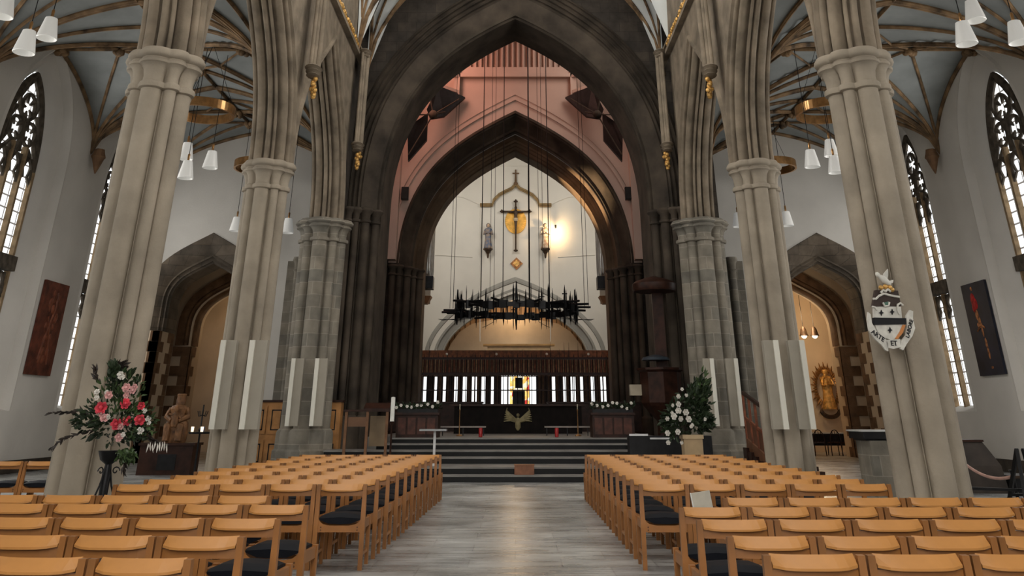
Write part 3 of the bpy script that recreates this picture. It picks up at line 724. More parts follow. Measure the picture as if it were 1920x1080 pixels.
# ---------- tall pale boxes (uplighter housings) on the pillars
boxm = M('pale_box_paint', (.33, .30, .245), .7, .05, 2); boxl = M('cream_box_edge', (.66, .64, .56), .6, .03, 2)  # side light put into colour: face toned darker, edge lighter
for sx in (-1, 1):
    for (pi_, ya, scale, zt, zb) in ((20.93, 20.1, 1.0, 2.93, 1.16), (27.9, 26.85, 1.0, 3.1, 1.0)):
        if pi_ < 21: us = ((400, 437), (455, 496), (638, 805)) if sx < 0 else ((1437, 1472), (1484, 1522), (638, 805))
        else: us = ((538, 567), (583, 612), (672, 799)) if sx < 0 else ((1320, 1346), (1363, 1392), (672, 799))
        for k in range(2):
            u0, u1 = us[k]; vt, vb = us[2]
            um = (u0+u1)/2-966; um = um-(8 if um > 0 else -8)*0
            yy = ya+(0 if (k == (1 if sx < 0 else 0)) else .04)
            # at the pillar's height the boxes lean with perspective: take the x position half way up
            p = at(966+um, (vt+vb)/2, Y=yy); wd = (u1-u0)*.80*(yy*.90)/1620
            nm = 'middle' if pi_ < 21 else 'furthest'
            root = thing('light_box', 'tall pale upright box on the %s %s pillar, the %s one of its pair' % (nm, SIDE[sx], ('left', 'right')[k]), 'light box', (p.x, yy, 0), 0, 'pale upright boxes on the pillars')
            h0, h1 = at(966, vb, Y=yy).z, at(966, vt, Y=yy).z
            MB().box(-wd/2, wd/2, 0, .16, h0, h1).build('housing', boxm, root)
            e = sx*wd/2
            MB().box(min(e, e-sx*.11), max(e, e-sx*.11), -.05, .0, h0, h1).build('front_flange', boxl, root)
            MB().bar((0, .16, (h0+h1)/2), (0, .26, (h0+h1)/2), .06).build('bracket', black, root)

# ---------- ring chandeliers with glass pendants
shade_m = EM('opal_glass_shade', (.95, .94, .90), .16); shade_m.node_tree.nodes['Principled BSDF'].inputs['Base Color'].default_value = (.75, .74, .70, 1)
def chandelier(c, ring_z, pend, label):
    root = thing('ring_chandelier', label, 'chandelier', (c[0], c[1], ring_z))
    m_ = MB(); n = 48; r0, r1, hh = .93, .86, .13
    rings = []
    for j in range(n):
        a = 2*pi*j/n; rings.append([(r0*cos(a), r0*sin(a), -hh), (r0*cos(a), r0*sin(a), hh), (r1*cos(a), r1*sin(a), hh), (r1*cos(a), r1*sin(a), -hh)])
    rings.append(rings[0]); m_.loft(rings, cap=False).build('ring', brass, root)
    cb = MB()
    for j in range(3): a = 2*pi*j/3+.4; cb.tube([(.9*cos(a), .9*sin(a), .1), (0, 0, 2.1)], .008, 4)
    cb.build('suspension_wire', black, root)
    for (u, v) in pend:
        # the pendant's centre: on the plane of the ring's near or far half
        p = at(u, v, Y=c[1]+{0: -.5, 1: .5, 2: 0}[pend.index((u, v)) % 3]); q = p-Vector((c[0], c[1], ring_z))
        s_ = MB().lathe([(.115, .24), (.125, .235), (.215, -.24), (.205, -.25), (.195, -.24), (.10, .22)], q, 20)
        s_.build('glass_shade', shade_m, root, smooth=True)
        k_ = MB().lathe([(.03, .22), (.035, .42), (.012, .46)], q, 8); k_.build('lamp_cap', brass, root, smooth=True)
        MB().tube([q+Vector((0, 0, .45)), q+Vector((0, 0, 11.2-p.z))], .010, 5).build('flex', black, root)
for sx in (-1, 1):
    mir = lambda L_: [(u, v) if sx < 0 else (1932-u, v) for u, v in L_]
    chandelier((sx*9.2, 24.4), 9.45, mir([(350, 318), (350, 283), (396, 299)]) if sx < 0 else [(1521, 297), (1557, 277), (1565, 308)], 'brass ring chandelier with glass pendants in the %s aisle, behind the nearest pillar' % SIDE[sx])
    chandelier((sx*10.3, 16.9), 10.6, [(50, 78), (92, 53), (10, 12)] if sx < 0 else [(1808, 62), (1825, 20), (1906, 60)], 'ring chandelier with large glass pendants at the top %s corner' % SIDE[sx])
    chandelier((sx*9.2, 30.9), 9.5, [(540, 423), (443, 420)] if sx < 0 else [(1475, 410), (1384, 412)], 'ring chandelier with small pendants furthest along the %s aisle' % SIDE[sx])

# ---------- hanging iron corona
C0 = at(968, 581, Y=37.0); RC = 2.38
root = thing('iron_corona', 'black iron crown of spikes hanging on long cables below the tower', 'hanging sculpture', C0)
m_ = MB(); rr = random.Random(4); n = 44
for j in range(n):
    a = 2*pi*j/n; x, y = RC*cos(a), RC*sin(a)
    a2 = 2*pi*(j+1)/n
    for (dz, h_, off) in ((.0, .20, 0), ):
        hh = h_+rr.uniform(-.04, .08); o_ = rr.uniform(-.06, .06); rad = RC+rr.uniform(-.08, .08)
        m_.bar((rad*cos(a), rad*sin(a), o_), (rad*cos(a2), rad*sin(a2), o_), .12, hh)
        if j % 3 == 0: m_.box(x-.12, x+.12, y-.10, y+.10, o_-.15, o_+.13)
m_.build('crown_band', black, root)
m_ = MB()
for j in range(64):
    a = 2*pi*(j+.5)/64; rad = RC+rr.uniform(-.18, .18); x, y = rad*cos(a), rad*sin(a)
    up = rr.choice([.35, .5, .6, .75]); dn = rr.choice([.3, .4, .55]); w_ = rr.choice([.018, .022, .035])
    m_.tube([(x, y, -dn), (x, y, -dn+.2), (x, y, up-.25), (x, y, up)], [.004, w_, w_, .004], 5)
    if j % 4 == 0: m_.box(x-.10, x+.10, y-.02, y+.02, up-.36, up-.32)
    m_.build('spike', black, root); m_ = MB()
for a in (0, .05, pi, pi-.05, pi/2, -pi/2): x, y = RC*cos(a), RC*sin(a); MB().tube([(x, y, -.55), (x, y, 0), (x, y, .78)], [.02, .07, .02], 6).build('spike', black, root)
m_ = MB()
for j in range(20):
    a = 2*pi*j/20; z = rr.uniform(-.12, .16)
    m_.tube([((RC-.2)*cos(a), (RC-.2)*sin(a), z), ((RC+.62)*cos(a), (RC+.62)*sin(a), z)], [.055, .04], 6)
    m_.build('radial_arm', black, root); m_ = MB()
m_ = MB()
for s_ in (-1, 1):
    for q in (0, .25, .5): m_.tube([(s_*(3.0+q*.3), -.2+q, -.42+q*.2), (s_*2.4, -.4+q, -.38), (s_*1.8, -.3+q, -.30), (s_*(1.5), q, -.2)], .010, 4)
    m_.build('loose_wires', black, root); m_ = MB()
    m_.tube([(s_*.85, 0, -.2), (s_*.9, 0, -.45), (s_*1.2, .1, -.6), (s_*1.35, .2, -.64)], .012, 4)
    m_.build('loose_wires', black, root); m_ = MB()
for (u, w_) in ((895, .022), (913, .010), (921, .010), (939, .020), (993, .035), (1013, .010), (1021, .010), (1033, .022), (846, .012), (840, .010), (1096, .012), (1103, .010)):
    a_ = Vector(((u-966)*.0212, 0, 0)); yy = (sqrt(max(.05, RC*RC-a_.x**2)) if abs(a_.x) < RC else 0)*(1 if int(u) % 2 else -1)
    MB().tube([(a_.x, yy, .05), (a_.x, yy, 24-C0.z)], w_, 5).build('cable', black, root)

# ---------- red oak choir screen with glowing strips standing in for its daylit gaps
YS = 50.0
root = thing('choir_screen', 'long red-brown oak screen with tall slats and lit glass panels behind the altar', 'screen', (0, YS, 1.0))
def sz(v): return at(966, v, Y=YS).z-1.0
def su(u): return at(u, 720, Y=YS).x
W_ = 5.8
MB().box(-W_, W_, -.1, .12, sz(672), sz(657)).build('cornice', M('orange_oak_cornice', (.26, .085, .03), .5, .3, 6), root)
MB().box(-W_, W_, .02, .1, sz(762)-.9, sz(762)).build('plinth_panel', dkwood, root)
m_ = MB(); m2 = MB(); rr = random.Random(9); x = -W_; k = 0
while x < W_:
    wd = rr.uniform(.06, .13); z0 = sz(704)
    (m_ if k % 2 else m2).box(x, x+wd*.8, -.05-rr.uniform(0, .05), .02, z0, sz(673)); x += wd+.02; k += 1
m_.build('upper_slats', redwood, root); m2.build('upper_slats', M('tan_screen_oak', (.33, .20, .11), .6, .25, 6), root)
MB().box(-W_, W_, .02, .06, sz(762), sz(672)).build('backing', dkwood, root)
strips = [(793, 800), (815, 820), (831, 836), (852, 858), (868, 875), (885, 889), (891, 894), (903, 910), (921, 926), (940, 951), (953, 958), (985, 991), (993, 1005), (1035, 1041), (1056, 1061), (1070, 1073), (1075, 1079), (1088, 1093), (1108, 1114), (1126, 1130), (1132, 1136), (1144, 1148), (1150, 1154)]
for a, b in strips:
    MB().box(su(a), su(b), -.01, .015, sz(761), sz(706.5)).build('lit_panel', slit, root)  # glowing strip painted in for light through a gap between slats
m_ = MB(); m2 = MB(); x = -W_
edges = [(su(a), su(b)) for a, b in strips]+[(su(940), su(1005))]
while x < W_:
    wd = rr.uniform(.05, .11)
    if all(x+wd < a or x > b for a, b in edges): (m_ if rr.random() < .5 else m2).box(x, x+wd, -.07-rr.uniform(0, .05), .0, sz(762), sz(705))
    x += wd+.025
m_.box(-W_, W_, -.05, 0, sz(763), sz(761)); m2.box(-W_, W_, -.06, -.01, sz(706), sz(704)); m_.build('lower_slats', dkwood, root); m2.build('lower_slats', M('umber_screen_oak', (.10, .055, .03), .6, .25, 6), root)
# central glass with picture
def stained():
    m = bpy.data.materials.new('amber_stained_glass'); m.use_nodes = True; nt = m.node_tree; N = nt.nodes; L = nt.links
    b = N['Principled BSDF']; tc = N.new('ShaderNodeTexCoord'); v = N.new('ShaderNodeTexVoronoi'); v.inputs['Scale'].default_value = 6; L.new(tc.outputs['Object'], v.inputs['Vector'])
    cr = N.new('ShaderNodeValToRGB'); L.new(v.outputs['Color'], cr.inputs[0]); e = cr.color_ramp; e.interpolation = 'CONSTANT'
    e.elements[0].color = (1, .72, .2, 1); e.elements[0].position = 0; e.elements[1].position = .38; e.elements[1].color = (.95, .85, .65, 1)
    for p, c in ((.55, (.6, .04, .03, 1)), (.64, (1, .55, .12, 1)), (.8, (1, .93, .8, 1))): q = e.elements.new(p); q.color = c
    L.new(cr.outputs[0], b.inputs['Emission Color']); b.inputs['Emission Strength'].default_value = 1.1; b.inputs['Base Color'].default_value = (.1, .1, .1, 1); return m
MB().box(su(956), su(992), -.02, .014, sz(760), sz(705)).build('stained_glass', stained(), root)
MB().box(su(940), su(1006), -.04, .0, sz(706), sz(703.5)).build('light_bar', slit, root)
fr = MB().box(su(966), su(979), -.10, -.04, sz(728), sz(708)); fr.build('dark_picture', black, root)
MB().box(su(962), su(984), -.35, -.05, sz(763), sz(733)).build('tabernacle', black, root)

# spiked iron railing before the screen
YR = 47.4
root = thing('iron_railing', 'spiked dark iron railing standing across the choir in front of the red oak screen', 'railing', (0, YR, 1.0))
rz = lambda v: at(966, v, Y=YR).z-1.0
xa, xb = at(768, 700, Y=YR).x, at(1178, 700, Y=YR).x
m_ = MB()
for v, h_ in ((672, .10), (701, .12), (731.5, .05)): m_.box(xa, xb, -.04, .04, rz(v)-h_/2, rz(v)+h_/2)
m_.build('rail', M('rusty_iron', (.035, .012, .009), .5, .3, 5), root)
m_ = MB(); i = 0; x = xa; rr = random.Random(2); bars = []
while x <= xb+.01:
    tall = {0: 655, 1: 664, 2: 660, 3: 664}[i % 4] if rr.random() < .7 else rr.choice([648, 642, 668])
    MB().tube([(x, 0, 0), (x, 0, rz(668)), (x, 0, rz(tall))], [.020, .018, .004], 5).build('upright', black, root)
    x += .235; i += 1
# small spotlights on the railing
for u in (838, 1103, 931, 1025):
    o = MB().ball((at(u, 662, Y=YR).x, -.05, rz(664)), .06, 6).build('lamp_head', M('lamp_white', (.8, .75, .65), .3), root)

# light oak beam canopy above the screen
a, b = at(906, 645, Y=56.5), at(1040, 656, Y=56.5)
root = thing('oak_canopy', 'light oak canopy beam above the middle of the red screen', 'canopy', ((a.x+b.x)/2, 56.5, a.z)); hw = (b.x-a.x)/2
lo_ = M('light_oak', (.62, .36, .14), .5, .1, 3)
MB().box(-hw, hw, -.1, .5, -.10, 0).build('cornice', lo_, root)
MB().box(-hw+.25, hw-.25, 0, .45, -.52, -.10).build('beam', M('light_oak_beam', (.68, .47, .26), .5, .08, 3), root)
for s_ in (-1, 1): MB().box(s_*(hw-.35)-.06, s_*(hw-.35)+.06, .1, .3, 1.0-a.z, -.52).build('post', lo_, root)

# ---------- end wall: crucifix, two figures, canopy moulding, diamond
dbr = M('dark_bronze', (.06, .035, .02), .45, .3, 10, metal=.3)
def robed(mb, c, h, w, lean=0):
    """standing robed figure: one continuous lathe with head"""
    pr = [(w*.50, 0), (w*.52, .03*h), (w*.44, .2*h), (w*.36, .42*h), (w*.38, .55*h), (w*.46, .70*h), (w*.48, .77*h), (w*.36, .815*h), (w*.15, .84*h), (w*.14, .865*h), (w*.22, .90*h), (w*.25, .945*h), (w*.20, .985*h), (w*.05, h)]
    mb.lathe(pr, c, 14, 1, .62); return mb
skin_m = M('carved_flesh', (.55, .38, .26), .6, .1, 9)
p = at(967, 378, Y=57.8); q = at(967, 470, Y=57.8)
root = thing('crucifix', 'large crucifix with gold sunburst disc on the white end wall', 'crucifix', (q.x, 57.72, q.z)); H_ = p.z-q.z
MB().box(-.055, .055, 0, .09, 0, H_).build('cross_post', dbr, root)
za = at(967, 397, Y=57.8).z-q.z; hw = .92
MB().box(-hw, hw, 0, .09, za-.05, za+.05).build('cross_beam', dbr, root)
m_ = MB()
for x, z in ((-hw, za), (hw, za), (0, H_), (0, 0)):
    m_.ball((x, .03, z), .09, 6); m_.ball((x+.08, .03, z), .06, 5); m_.ball((x-.08, .03, z), .06, 5); m_.ball((x, .03, z+.09), .06, 5)
m_.build('trefoil_ends', dbr, root, smooth=True)
m_ = MB(); zc_ = at(967, 414, Y=57.8).z-q.z
m_.lathe([(.68, 0), (.70, .02), (.68, .05), (.25, .07), (.01, .07)], (0, .25, zc_), 48, 1, 1, Matrix.Rotation(pi/2, 4, 'X')@Matrix.Diagonal((1, 1.15, 1, 1)))
for j in range(36):
    a = 2*pi*j/36; m_.tube([(.2*cos(a), .17, zc_+.23*sin(a)), (.70*cos(a), .16, zc_+.80*sin(a))], [.008, .03], 4)
m_.build('gold_disc', M('gold_leaf', (.85, .48, .10), .4, .15, 4, metal=.35), root, smooth=True)
m_ = MB()                                            # Christ figure, one skinned body
m_.lathe([(.05, -.95), (.06, -.9), (.07, -.6), (.10, -.30), (.13, -.12), (.12, 0), (.10, .12), (.15, .32), (.17, .42), (.10, .48), (.045, .50), (.045, .54), (.085, .60), (.09, .68), (.06, .75), (.01, .77)], (0, -.08, za-.42), 12, 1, .7)
for s_ in (-1, 1): m_.tube([(s_*.12, -.08, za-.05), (s_*.42, -.06, za-.06), (s_*.80, -.03, za+.03), (s_*.88, -.03, za+.04)], [.06, .045, .03, .035], 7)
m_.build('body', dbr, root, smooth=True)
MB().lathe([(.10, -.12), (.15, -.05), (.14, .05), (.12, .08)], (0, -.08, za-.52), 10, 1.05, .8).build('loincloth', M('pale_cloth', (.5, .4, .28), .7), root, smooth=True)
for (u, v0, v1, lab, robe, robe2) in ((915, 420, 466, 'painted figure in a blue robe on a dark bracket, left of the crucifix', (.03, .10, .22), (.35, .25, .16)), (1022.5, 420, 466, 'painted figure in brown and cream robes on a dark bracket, right of the crucifix', (.22, .09, .04), (.55, .5, .4))):
    a, b = at(u, v0, Y=57.6), at(u, v1, Y=57.6); h = a.z-b.z
    root = thing('painted_statue', lab, 'statue', (b.x, 57.55, b.z))
    m_ = MB(); robed(m_, (0, 0, 0), h, .52)
    for s_ in (-1, 1): m_.tube([(s_*.2, 0, h*.74), (s_*.27, -.05, h*.58), (s_*.06, -.20, h*.62)], [.075, .07, .045], 7)
    bd = m_.build('body', M('robe_paint', robe, .6, .25, 6, col2=robe2), root, smooth=True)
    MB().ball((0, -.02, h*.925), .105, 8, .9, .9, 1.2).build('face', skin_m, root, smooth=True)
    MB().lathe([(.12, h*.88), (.14, h*.93), (.12, h*1.0), (.03, h*1.03)], (0, .05, 0), 10, 1, .8).build('hair', M('dark_hair', (.05, .03, .02), .7), root, smooth=True)
    MB().lathe([(.02, -.62), (.06, -.55), (.08, -.35), (.22, -.14), (.30, -.1), (.30, 0)], (0, 0, 0), 8).build('bracket', dbr, root)
o = MB().plate([(0, -.38), (.40, 0), (0, .38), (-.40, 0)], .06, lambda a, b, d: (a, d, b)).build('diamond_plaque', M('orange_gilt', (.45, .19, .06), .5, .35, 7)); p = at(968.5, 494, Y=57.9); o.location = p
tag(o, 'small orange diamond plaque on the white end wall below the crucifix', 'plaque')
MB().plate([(0, -.22), (.24, 0), (0, .22), (-.24, 0)], .02, lambda a, b, d: (a, -.02+d, b)).build('inner_diamond', gold, o)
p0 = at(967, 384, Y=57.9)
root = thing('ogee_canopy', 'ochre ogee moulding with a finial cross above the crucifix', 'moulding', p0)
m_ = MB()
for s_ in (-1, 1):
    pts = [at(966+s_*(966-u)+1, v, Y=57.85)-p0 for u, v in ((899, 383), (922, 383), (925, 374), (935, 364), (948, 357), (959, 352), (966, 344))]
    m_.tube(pts, .075, 6); m_.tube([q_+Vector((0, -.06, -.13)) for q_ in pts], .05, 6)
m_.build('moulding', M('ochre_stone', (.27, .18, .08), .7, .2, 3), root, smooth=True)
m_ = MB(); a, b = at(967, 348, Y=57.85)-p0, at(967, 318, Y=57.85)-p0
m_.tube([a, b], [.09, .04], 6); m_.box(-.22, .22, b.y-.03, b.y+.03, b.z-.30, b.z-.22); m_.ball((0, a.y, a.z+.12), .15, 6)
m_.build('finial', M('brown_finial', (.15, .09, .05), .7), root, smooth=True)
# small lamp that lights the wall
pw = Vector((2.62, 57.1, 12.42))
root = thing('wall_spotlight', 'small spotlight glowing on the end wall right of the crucifix', 'spotlight', pw)
MB().lathe([(.05, -.1), (.07, .1)], (0, 0, 0), 10).build('lamp_body', black, root, smooth=True)
MB().bar((0, 0, 0), (0, .6, 0), .03).build('arm', black, root)

# ---------- organ cases high in the choir
silver = M('tin_organ_pipes', (.62, .62, .60), .3, .1, 3, metal=.6)
for sx in (-1, 1):
    root = thing('organ_case', 'dark organ case with silver pipes, high on the %s side of the choir' % SIDE[sx], 'organ', (sx*4.72, 46.6, 6.9))
    MB().box(-.08 if sx > 0 else -.9, .9 if sx > 0 else .08, 0, 3.4, 0, 5.6).build('case', dkwood, root)
    for i, (dy, hh, dx) in enumerate(((-.1, 3.3, 0), (.35, 3.9, -.12), (.8, 3.5, -.05), (1.3, 4.4, -.1), (1.8, 4.1, -.15), (2.4, 4.6, -.05))):
        x = -sx*.18+sx*dx*.6
        MB().tube([(x, dy, 1.1), (x, dy, 1.35), (x, dy, 1.1+hh)], [.03, .085, .085], 10).build('pipe', silver, root, smooth=True)
    m_ = MB(); rr = random.Random(3)
    for i in range(26): m_.ball((-sx*(.05+rr.uniform(0, .2)), rr.uniform(-.1, .8), 3.6+rr.uniform(0, 2.4)), .09, 4)
    m_.build('carved_foliage', dbr, root)
    MB().box(-sx*.3-.22, -sx*.3+.22, -.3, .4, .35, .95).build('speaker_block', black, root)
    MB().loft([[(-.45, -.3, 0), (.45, -.3, 0), (.45, .5, 0), (-.45, .5, 0)], [(-.25, -.1, -.35), (.45, -.1, -.35), (.45, .5, -.35), (-.25, .5, -.35)]] if sx > 0 else [[(-.45, -.3, 0), (.45, -.3, 0), (.45, .5, 0), (-.45, .5, 0)], [(-.45, -.1, -.35), (.25, -.1, -.35), (.25, .5, -.35), (-.45, .5, -.35)]]).build('bracket', M('oak_bracket', (.28, .13, .06), .5), root)
    p = at(966+sx*(966-759 if sx < 0 else 1179-966), 362, Y=42.0)
    o = MB().box(-.17, .17, -.12, .14, -.30, .30).build('loudspeaker', black); o.location = (p.x, 42.1, p.z); tag(o, 'small black loudspeaker fixed to the %s end of the pink arch wall' % SIDE[sx], 'loudspeaker')
    MB().box(-.14, .14, -.13, -.12, -.27, .27).build('grille', M('speaker_grille', (.03, .03, .03), .8), o)

# ---------- altar and sanctuary furniture
root = thing('high_altar', 'dark altar with a pale winged emblem on its front, under the iron corona', 'altar', (.1, 35.6, .86))
MB().box(-2.35, 2.35, 0, 1.2, 0, .90).build('body', M('black_oak_altar', (.008, .005, .004), .6, .3, 4, spec=.1), root)
MB().box(-2.5, 2.5, -.1, 1.3, .90, .97).build('top', dkwood, root)
m_ = MB()
for s_ in (-1, 1):
    for j in range(7):
        a = .35+j*.16; m_.tube([(s_*.06, -.03, .38+.012*j), (s_*(.18+.26*sin(a)), -.03, .44+.05*j), (s_*(.22+.30*cos(j*.16)), -.03, .40+.075*j)], [.03, .045, .012], 5)
m_.lathe([(.03, .1), (.10, .2), (.10, .38), (.05, .52)], (0, -.03, 0), 8, 1, .5); m_.ball((0, -.03, .60), .065, 6)
m_.build('winged_emblem', M('dull_gold_emblem', (.30, .25, .13), .5, .2, 8), root, smooth=True)
for sx in (-1, 1):
    # choir pews either side, dark
    root = thing('choir_pew', 'dark carved pew block beside the chancel steps on the %s, flowers on top' % SIDE[sx], 'pew', (sx*2.92, 28.85, .86))
    MB().box(-.62, .62, 0, 1.0, 0, .60).build('body', dkwood, root)
    MB().box(-.66, .66, -.08, .35, .60, .66).build('book_ledge', dkwood, root)
    for k in range(4): MB().box(-.56+k*.29, -.33+k*.29, -.03, .0, .08, .52).build('panel', M('dark_panel_oak', (.07, .022, .012), .5, .3, 5), root)
    root = thing('choir_stall', 'long dark choir stall behind the altar on the %s' % SIDE[sx], 'choir stall', (sx*3.35, 40.5, .86))
    MB().box(-1.95, 1.95, 0, .6, 0, 1.05).build('body', dkwood, root)
    MB().box(-2.0, 2.0, -.1, .7, 1.05, 1.12).build('top', dkwood, root)
    # altar rails
    a = at(966+sx*55, 799, Y=31.5); b = at(966+sx*140, 799, Y=31.5)
    root = thing('altar_rail', 'thin pale-topped altar rail right of the aisle' if sx > 0 else 'thin pale-topped altar rail left of the aisle', 'rail', ((a.x+b.x)/2, 31.5, .86)); hw = abs(b.x-a.x)/2
    MB().box(-hw, hw, -.06, .06, a.z-.90, a.z-.86).build('top_bar', M('pewter_rail', (.20, .17, .15), .35, .1, 3, metal=.4), root)
    for s2 in (-.9, 0, .9): MB().box(s2*hw-.015, s2*hw+.015, -.015, .015, 0, a.z-.90).build('post', black, root)
    p = at(966+sx*(105 if sx < 0 else 118), 815, Y=30.8); t_ = at(966+sx*105, 765, Y=30.8)
    root = thing('processional_candle', 'tall thin brass candle pole standing on the %s of the sanctuary' % SIDE[sx], 'candlestick', (p.x, 30.8, .86))
    MB().lathe([(.10, 0), (.10, .03), (.015, .06), (.015, t_.z-.95), (.03, t_.z-.9)], (0, 0, 0), 8).build('pole', brass, root, smooth=True)
    MB().lathe([(.012, t_.z-.9), (.012, t_.z-.75)], (0, 0, 0), 8).build('candle', M('wax', (.7, .65, .5), .5), root)
    p = at(901 if sx < 0 else 1044, 817, Y=29.3)
    o = MB().lathe([(.04, 0), (.055, .01), (.06, .22), (.05, .25)], (0, 0, 0), 10).build('votive_candle', M('red_glass', (.35, .02, .02), .3), smooth=True); o.location = (p.x, 29.3, .86)
    tag(o, 'red glass candle on the top chancel step, %s of the emblem' % SIDE[sx], 'candle')
o = MB().box(-.24, .24, 0, .2, 0, .2).build('wooden_box', M('box_oak', (.22, .09, .045), .5, .2, 6)); o.location = (at(983, 880, Y=24.1).x, 24.05, .15)
tag(o, 'small brown wooden box on the lowest chancel step', 'box')
MB().box(-.25, .25, -.01, .21, .2, .22).build('lid', M('box_lid', (.26, .11, .05), .5), o)

# lectern, paschal candle, reading stand, left of the steps
root = thing('prayer_desk', 'open-framed brown prayer desk left of the chancel steps behind the chairs', 'desk', (-4.0, 26.08, .45))
for x in (-.55, .02, .55): MB().box(x-.035, x+.035, -.03, .03, 0, 1.10).build('post', M('desk_oak', (.17, .08, .035), .5, .2, 4), root)
MB().box(-.62, .62, -.05, .4, 1.08, 1.13).build('top', dkwood, root)
MB().loft([[(-.1, -.02, 1.13), (.6, -.02, 1.13), (.6, .35, 1.13), (-.1, .35, 1.13)], [(-.1, -.02, 1.16), (.6, -.02, 1.16), (.6, .35, 1.30), (-.1, .35, 1.30)]]).build('book_slope', dkwood, root)
MB().box(-.5, 0, 0, .03, .72, .95).build('shelf_panel', M('mid_brown_oak', (.14, .07, .035), .5), root)
MB().box(.06, .5, .25, .30, .25, .98).build('back_panel', M('worn_leather', (.16, .11, .06), .5), root)
p = at(735, 790, Y=25.6)
root = thing('paschal_candle', 'tall white candle on a slim stand left of the chancel steps', 'candle', (p.x, 25.6, .30))
h0, h1 = p.z-.30, at(735, 745, Y=25.6).z-.30
MB().lathe([(.16, 0), (.16, .03), (.03, .06), (.022, h0-.1), (.07, h0-.02), (.07, h0)], (0, 0, 0), 12).build('stand', dkwood, root, smooth=True)
MB().lathe([(.055, h0), (.055, h1), (.01, h1+.01)], (0, 0, 0), 12).build('wax', M('white_wax', (.8, .79, .74), .4), root, smooth=True)
p = at(812, 803, Y=24.9)
root = thing('reading_stand', 'slim white-posted reading stand at the left end of the steps', 'stand', (p.x+.05, 24.9, .30))
MB().box(-.03, .03, -.02, .02, 0, p.z-.36).build('post', M('white_metal', (.6, .6, .6), .4), root)
MB().box(-.38, .30, -.18, .18, p.z-.36, p.z-.32).build('top', M('grey_top', (.35, .36, .37), .4), root)
# bench with silver edge on the right
root = thing('black_bench', 'low black bench with silver edge strips right of the chancel steps', 'bench', (4.15, 26.1, .45))
MB().box(-1.1, 1.1, 0, .55, 0, .5).build('body', black, root); MB().box(-1.1, -.6, -.03, 0, .50, .55).build('edge_strip', M('silver_edge', (.6, .6, .6), .4), root); MB().box(-.55, .1, -.03, 0, .42, .46).build('edge_strip', M('silver_edge2', (.6, .6, .6), .4), root)

# pulpit with sounding board
pc = Vector((4.55, 28.6+.9, 0))
root = thing('pulpit', 'dark carved pulpit with a round sounding board against the right tower pier', 'pulpit', (4.45, 29.12, 0))
zt = at(1275, 690, Y=29.0).z; zb = at(1275, 755, Y=29.0).z
MB().lathe([(.25, .0), (.25, .3), (.18, .4), (.18, zb-.5), (.55, zb-.1), (.62, zb), (.62, zt-.12), (.72, zt-.06), (.72, zt)], (0, 0, 0), 8).build('drum', dkwood, root)
MB().box(-.05, .3, .3, .42, zt, 5.0).build('back_board', dkwood, root)
MB().lathe([(.66, 4.98), (.7, 5.05), (.7, 5.2), (.6, 5.28), (.4, 5.35), (.05, 5.45)], (0, 0, 0), 24).build('sounding_board', dkwood, root, smooth=True)
MB().lathe([(.45, zt+.22), (.40, zt+.30), (.1, zt+.38)], (-.1, 0, 0), 12).build('cushion', M('blue_black_cloth', (.02, .03, .04), .5), root, smooth=True)
MB().box(-.95, -.60, -.05, .2, zb+.2, zb+.5).build('light_panel', M('cream_panel', (.35, .30, .22), .6), root)

# ---------- oak cupboard behind the left far pillar
root = thing('oak_cupboard', 'orange oak panelled cupboard behind the furthest left pillar', 'cupboard', (-6.45, 28.92, 0))
MB().box(-1.5, 1.22, 0, .42, 0, 1.80).build('body', midwood, root)
MB().box(-1.55, 1.27, -.04, .44, 1.80, 1.86).build('top', dkwood, root)
for r_, (z0, z1) in enumerate(((.12, .80), (.95, 1.70))):
    for k in range(5):
        x = -1.46+k*.54
        d_ = MB().box(x, x+.48, -.025, 0, z0, z1).build('door', midwood, root)
        ln = MB()
        for (a, b, c, d) in ((x+.09, x+.39, z0+.10, z0+.13), (x+.09, x+.39, z1-.13, z1-.10), (x+.09, x+.12, z0+.10, z1-.10), (x+.36, x+.39, z0+.10, z1-.10)): ln.box(a, b, -.032, -.024, c, d)
        ln.build('inlay', black, d_)

# ---------- relief panels on the aisle walls
def wall_panel(sx, label, base, name):
    root = thing(name, label, 'panel', (sx*14.06, 27.85, 2.5))
    MB().box(-.05 if sx > 0 else -.02, .02 if sx > 0 else .05, -.74, .74, 0, 2.58).build('board', base, root)
    return root
red = M('red_brown_board', (.13, .035, .018), .6, .35, 3, bump=.3)
root = wall_panel(-1, 'tall red-brown relief panel on the left aisle wall', red, 'relief_panel')
m_ = MB(); rr = random.Random(8)
for z, w_ in ((2.2, .18), (2.0, .3), (1.8, .22), (1.6, .35), (1.3, .25), (1.0, .3), (.7, .2), (.45, .25)):
    for q in range(4): m_.ball((.05, rr.uniform(-w_, w_), z+rr.uniform(-.08, .08)), rr.uniform(.05, .10), 5, .4, 1, 1.4)
m_.tube([(.06, -.3, .4), (.06, -.1, 1.2), (.06, .15, 1.9), (.06, .1, 2.3)], .035, 5); m_.tube([(.06, .3, .3), (.06, .1, 1.0), (.06, -.2, 1.6)], .03, 5)
m_.build('carved_relief', M('red_relief', (.19, .055, .025), .5, .3, 4), root, smooth=True)
root = wall_panel(1, 'tall dark blue panel with red and gold figures on the right aisle wall', M('navy_board', (.016, .018, .032), .5, .3, 2), 'wall_painting')
m_ = MB()
for (y, z, a, b) in ((.16, 2.08, .15, .22), (.05, 1.98, .12, .16), (.18, 1.88, .12, .14)): m_.ball((-.05, y, z), 1, 7, .03, a, b)
m_.build('red_figure', M('scarlet', (.42, .02, .018), .6, .3, 9), root, smooth=True)
m_ = MB()
